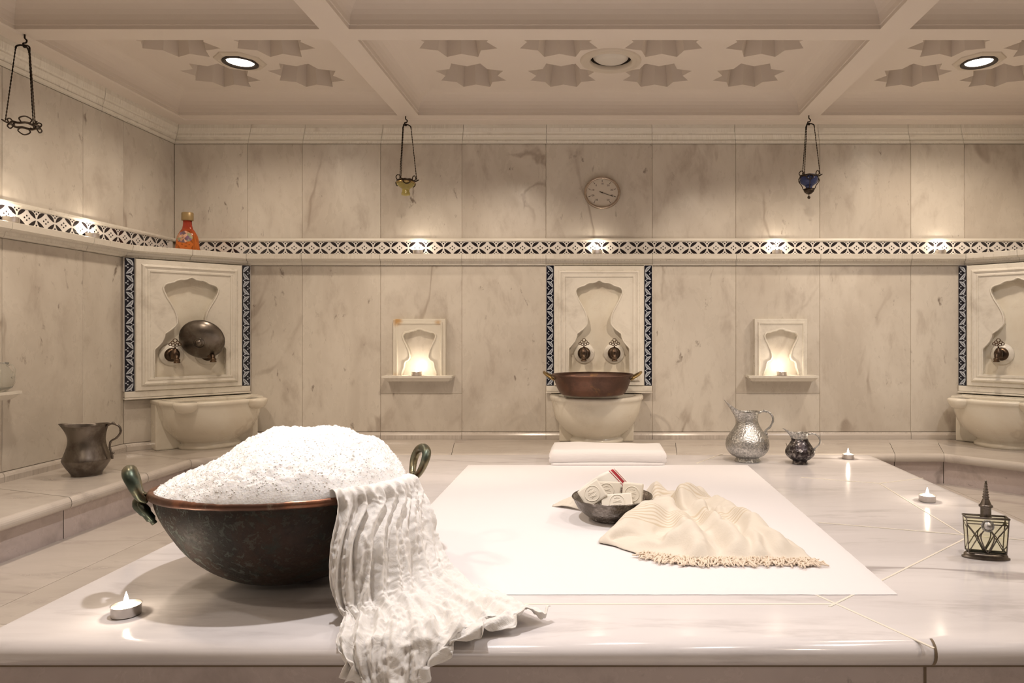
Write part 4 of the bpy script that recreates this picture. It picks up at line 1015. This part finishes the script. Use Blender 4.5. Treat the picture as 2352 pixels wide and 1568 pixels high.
for sy_ in (-1, 1):
    K = lambda x, z: (Fp(x, z)[0], Fp(x, z)[1]*-sy_ if sy_ > 0 else Fp(x, z)[1], z)
    w_ = .0385
    for a_, b_ in (((-w_, .013), (w_, .013)), ((-w_, .013), (-w_, .088)), ((w_, .013), (w_, .088)), ((-w_, .075), (w_, .075))): m.tube([K(*a_), K(*b_)], .0013, 6)
    m.tube([K(-w_, .088), K(w_, .088)], .0022, 8)
    if sy_ < 0 or True:
        m.tube([K(x, z) for x, z in ((-w_, .075), (-.020, .048), (-.003, .014))], .0013, 6)
        m.tube([K(x, z) for x, z in ((w_, .075), (.020, .048), (.003, .014))], .0013, 6)
        m.tube([K(x, z) for x, z in ((-w_, .014), (-.020, .044), (-.012, .056))], .0011, 6)
        m.tube([K(x, z) for x, z in ((w_, .014), (.020, .044), (.012, .056))], .0011, 6)
        m.tube([K(p[0], p[2]) for p in spl([(0, 0, .014), (-.009, 0, .032), (-.013, 0, .048), (-.008, 0, .060), (0, 0, .064), (.008, 0, .060), (.013, 0, .048), (.009, 0, .032), (0, 0, .014)], 5)], .0014, 6)
for sx in (-1, 1): m.tube([(sx*.0415, -.0128, .088), (sx*.0415, .0128, .088)], .0022, 8)
m.build('wire_cage', 'pewter', th)
m = MB(); m.ball((0, -.0135, .072), .0095, n=10); m.tube([(.0115*cos(a), -.0135, .072+.0115*sin(a)) for a in [2*pi*k/24 for k in range(24)]], .0016, 6, 0, True); m.build('front_boss', 'silver', th, label='round silver boss')
m = MB(); m.lathe([(.011, .086), (.0115, .088), (.0105, .090), (.0105, .108), (.0135, .110), (.0135, .113), (.011, .115)], 28); m.build('neck_collar', 'pewter', th)
m = MB(); pr = [(.011, .115), (.009, .120), (.0065, .126)]
for k in range(6): z_ = .128+k*.0055; r_ = .0068-.0007*k; pr += [(r_*.78, z_), (r_, z_+.0015), (r_, z_+.003), (r_*.78, z_+.0045)]
pr += [(.002, .162), (.0025, .164), (0, .167)]
m.lathe(pr, 20); m.build('stopper', 'pewter', th)
# ------------------------------------------------------------ soap bowl and soaps
SBX, SBY = .046, 1.752
th = thing('soap_bowl', 'small hammered dark metal bowl holding soap bars on the mat', 'bowl', (SBX, SBY, MT))
M['hammer'] = metal('hammered_metal', (.34, .31, .28), (.14, .12, .10), .32, 60, .8, cell=170, mix=(.35, .6), nsc=25)
m = MB(); m.lathe([(0, .0), (.050, 0), (.052, .003), (.050, .006), (.070, .014), (.088, .030), (.097, .046), (.101, .056), (.104, .058), (.103, .060), (.099, .058), (.092, .044), (.08, .028), (.06, .014), (0, .010)], 64); m.build('bowl_body', 'hammer', th)
M['soap'] = plain('cream_soap', (.80, .74, .63), .45, bump=(60, .1))
def soap(label, px, py, Y, rot, w_=.060, h_=.050, t_=.024):
    x = (px-VX)/F*Y; z = wz(py, Y)
    th = thing('soap_bar', label, 'soap', (x, Y, z), rot=rot)
    m = MB(); m.box((-w_/2, -t_/2, -h_/2), (w_/2, t_/2, h_/2), 0, .004); m.build('soap_block', 'soap', th)
    m = MB(); m.tube([(.019*cos(a), -t_/2-.0002, .019*sin(a)) for a in [2*pi*k/36 for k in range(36)]], .0012, 6, 0, True)
    for k in range(5): z_ = -.010+.005*k; m.tube([(-.011+.002*abs(k-2), -t_/2, z_), (0, -t_/2-.0004, z_+.002*(-1)**k), (.011-.002*abs(k-2), -t_/2, z_)], .0008, 5)
    m.build('pressed_stamp', 'soap', th); return th
soap('cream soap bar at the left of the soap bowl, tilted on its corner', 1361, 1134, 1.720, (RAD(-22), RAD(-32), RAD(8)))
soap('plain back of the soap bar standing behind the others in the bowl', 1392, 1127, 1.790, (RAD(-14), RAD(2), RAD(4)), .075, .048, .022)
soap('cream soap bar leaning upright at the right of the soap bowl', 1453, 1134, 1.757, (RAD(-12), RAD(3), RAD(-14)), .052, .056, .022)
soap('lowest cream soap bar at the front of the soap bowl', 1417, 1156, 1.712, (RAD(-30), RAD(-4), RAD(4)), .078, .046, .022)
# striped napkin
th_pts = lambda s: (1324+(1413-1324)*s, 1130+(1075-1130)*s-7*sin(pi*s))
m = MB(); Yn = 1.835; cuts = [0, .1, .2, .3, .4, .5, .6, .7, .78, .825, .845, .87, .94, .96, .975, 1.0]
red = {9, 11, 13}
for k in range(len(cuts)-1):
    rows_ = []
    for s_ in (cuts[k], cuts[k+1]):
        a, b = th_pts(s_); row = []
        for j in range(9):
            q_ = j/8; px, py = a+36*q_, b+38*q_+(0 if q_ < .9 else 0)
            Y = Yn+.010*sin(s_*7+q_*2)-.012*q_
            row.append(((px-VX)/F*Y, Y, wz(py, Y)))
        rows_.append(row)
    m.grid(rows_, 1 if k in red else 0, True)
o = m.build('striped_napkin', ['napkin', 'redstripe'], label='cream napkin with red stripes propped behind the soap bars', category='napkin'); solid(o, .002)
# ------------------------------------------------------------ cream fringed towel
t = NT('cream_towel'); uvm = t.n('ShaderNodeAttribute', attribute_name='tid').outputs['Vector']
s3 = t.n('ShaderNodeSeparateXYZ'); t.put(s3.inputs[0], uvm)
wv = t.math('FRACT', t.math('MULTIPLY', s3.outputs[1], 1.))
def stripes(sock, c, w_, n, freq):
    d = t.math('ABSOLUTE', t.math('SUBTRACT', sock, c)); ins = t.rng(d, w_*.95, w_*1.05, 1, 0)
    return t.math('MULTIPLY', ins, t.rng(t.math('SINE', t.math('MULTIPLY', sock, freq)), .1, .5))
st = t.math('MAXIMUM', stripes(s3.outputs[1], .42, .05, 3, 420.), stripes(s3.outputs[1], .78, .06, 3, 360.))
tv = t.obj(); wn = t.noise(tv, 500, 3, .6)
bb = t.bump(t.math('ADD', wn, t.math('MULTIPLY', st, .8)), .3, .001); t.bump(t.noise(tv, 24, 5, .6, .8), .35, .006, bb)
t.set(Base_Color=t.mix(t.math('MULTIPLY', st, .6), (.72, .655, .56), (.54, .43, .28)), Roughness=.85, Sheen_Weight=.2); M['cream'] = t.m
M['fringe'] = plain('fringe_thread', (.80, .68, .55), .85)
th = thing('fringed_towel', 'crumpled cream cotton towel with knotted fringe beside the soap bowl', 'towel', (0, 0, 0))
NU, NV = 130, 130
#            left ............................. right   (plan positions, front row first)
ctl = [[(.105, 1.452), (.185, 1.418), (.27, 1.412), (.36, 1.412), (.452, 1.405)],
       [(.045, 1.520), (.15, 1.49), (.255, 1.48), (.36, 1.49), (.455, 1.50)],
       [(.010, 1.560), (.14, 1.57), (.25, 1.58), (.34, 1.60), (.430, 1.62)],
       [(.075, 1.670), (.16, 1.68), (.24, 1.70), (.33, 1.72), (.395, 1.74)],
       [(.145, 1.790), (.19, 1.80), (.25, 1.81), (.31, 1.83), (.360, 1.86)],
       [(.150, 1.900), (.19, 1.92), (.24, 1.93), (.29, 1.94), (.335, 1.95)],
       [(.130, 1.980), (.17, 2.01), (.22, 2.02), (.26, 2.02), (.300, 2.00)]]
S = resample(resample(np.array(ctl, float), NV, 0), NU, 1)
def ridge(x, y, ax, ay, bx, by, w_, h_):
    dx, dy = bx-ax, by-ay; k = max(0, min(1, ((x-ax)*dx+(y-ay)*dy)/(dx*dx+dy*dy))); d = sqrt((x-ax-k*dx)**2+(y-ay-k*dy)**2)
    return h_*math.exp(-(d/w_)**2)*(.55+.45*sin(pi*min(1, k*1.1+.05)))
RG = [(.03, 1.55, .17, 1.80, .030, .040), (.10, 1.60, .20, 1.76, .035, .038), (.22, 1.44, .20, 1.72, .022, .030), (.12, 1.50, .25, 1.52, .02, .018), (.20, 1.80, .31, 1.97, .03, .036),
      (.30, 1.45, .28, 1.74, .026, .036), (.40, 1.46, .33, 1.84, .024, .030), (.17, 1.88, .17, 1.98, .03, .034), (.24, 1.70, .33, 1.72, .018, .022), (.345, 1.43, .36, 1.60, .014, .018),
      (.055, 1.545, .14, 1.505, .012, -.05), (.20, 1.87, .23, 1.72, .012, -.06), (.29, 1.82, .30, 1.55, .010, -.035), (.15, 1.58, .24, 1.56, .010, -.03)]
m = MB(); vs = []; tids = []
for j in range(NV):
    for i in range(NU):
        u, v_ = i/(NU-1), j/(NV-1); x, y = S[j, i]
        e = min(u*.9, (1-u)*1.1, (1-v_)*1.4, v_*2.2+.03); ed_ = 1-math.exp(-e*16)
        hgt = sum(ridge(x+.012*noise.noise((x*16, y*16, 0)), y+.012*noise.noise((x*16, y*16, 5)), *r) for r in RG)
        hgt = .078*(1-math.exp(-max(0, hgt)/.042))
        cr_ = .015*(1-abs(noise.noise((x*13+1, y*8, 2)))*2.6)+.003*noise.noise((x*45, y*45, 1))
        z = MT+.002+ed_*(.004+hgt+cr_*(.4+.6*v_ if v_ > .1 else .35))
        lx = .006*noise.noise((v_*14, 3, 0)) if i in (0, NU-1) else 0
        vs.append((x+lx, y, max(z, MT+.0015))); tids.append((u, v_, 0))
m.add(vs, [(j*NU+i, j*NU+i+1, (j+1)*NU+i+1, (j+1)*NU+i) for j in range(NV-1) for i in range(NU-1)], 0, True)
m.t = tids
o = m.build('towel_cloth', 'cream', th, raw=True); solid(o, .0016, 1)
# the end that comes out behind the soap bowl on the left
m = MB(); G = []
for i in range(24):
    a = i/23; px = 1268+(1352-1268)*a
    row = []
    for j in range(16):
        b = j/15; X, Y, _ = gnd(px+3*b, 1163+14*a-(4+34*a)*b, MT); hh_ = .036*(a**1.3)*sin(pi*min(1, b*1.0+.02))**.8+.006*abs(sin(b*9+a*4))*min(1, a*4)
        row.append((X, Y, MT+.0015+hh_))
    G.append(row)
m.grid(G, 0, True); o = m.build('towel_end', 'cream', th, raw=True); solid(o, .0016, 1)
# knotted fringe along the front hem
m = MB(); rnd = random.Random(11)
for k in range(340):
    u = rnd.random(); f_ = u*(NU-1); i0 = min(NU-2, int(f_)); x, y = S[0, i0]*(1-(f_-i0))+S[0, i0+1]*(f_-i0)
    a = -pi/2+rnd.uniform(-1.1, 1.1); L_ = rnd.uniform(.016, .046); P = [(x, y+.004, MT+.004+rnd.uniform(0, .010))]
    for q_ in range(6):
        a += rnd.uniform(-1.0, 1.0); p = P[-1]; P.append((p[0]+cos(a)*L_/6, p[1]+sin(a)*L_/6, MT+.0022+rnd.uniform(0, .010)*(1-q_/7)))
    R = [.0018, .0015, .0022, .0016, .0021, .0016, .0008]
    m.tube(P, R, 6)
m.build('knotted_fringe', 'fringe', th, kind='stuff')
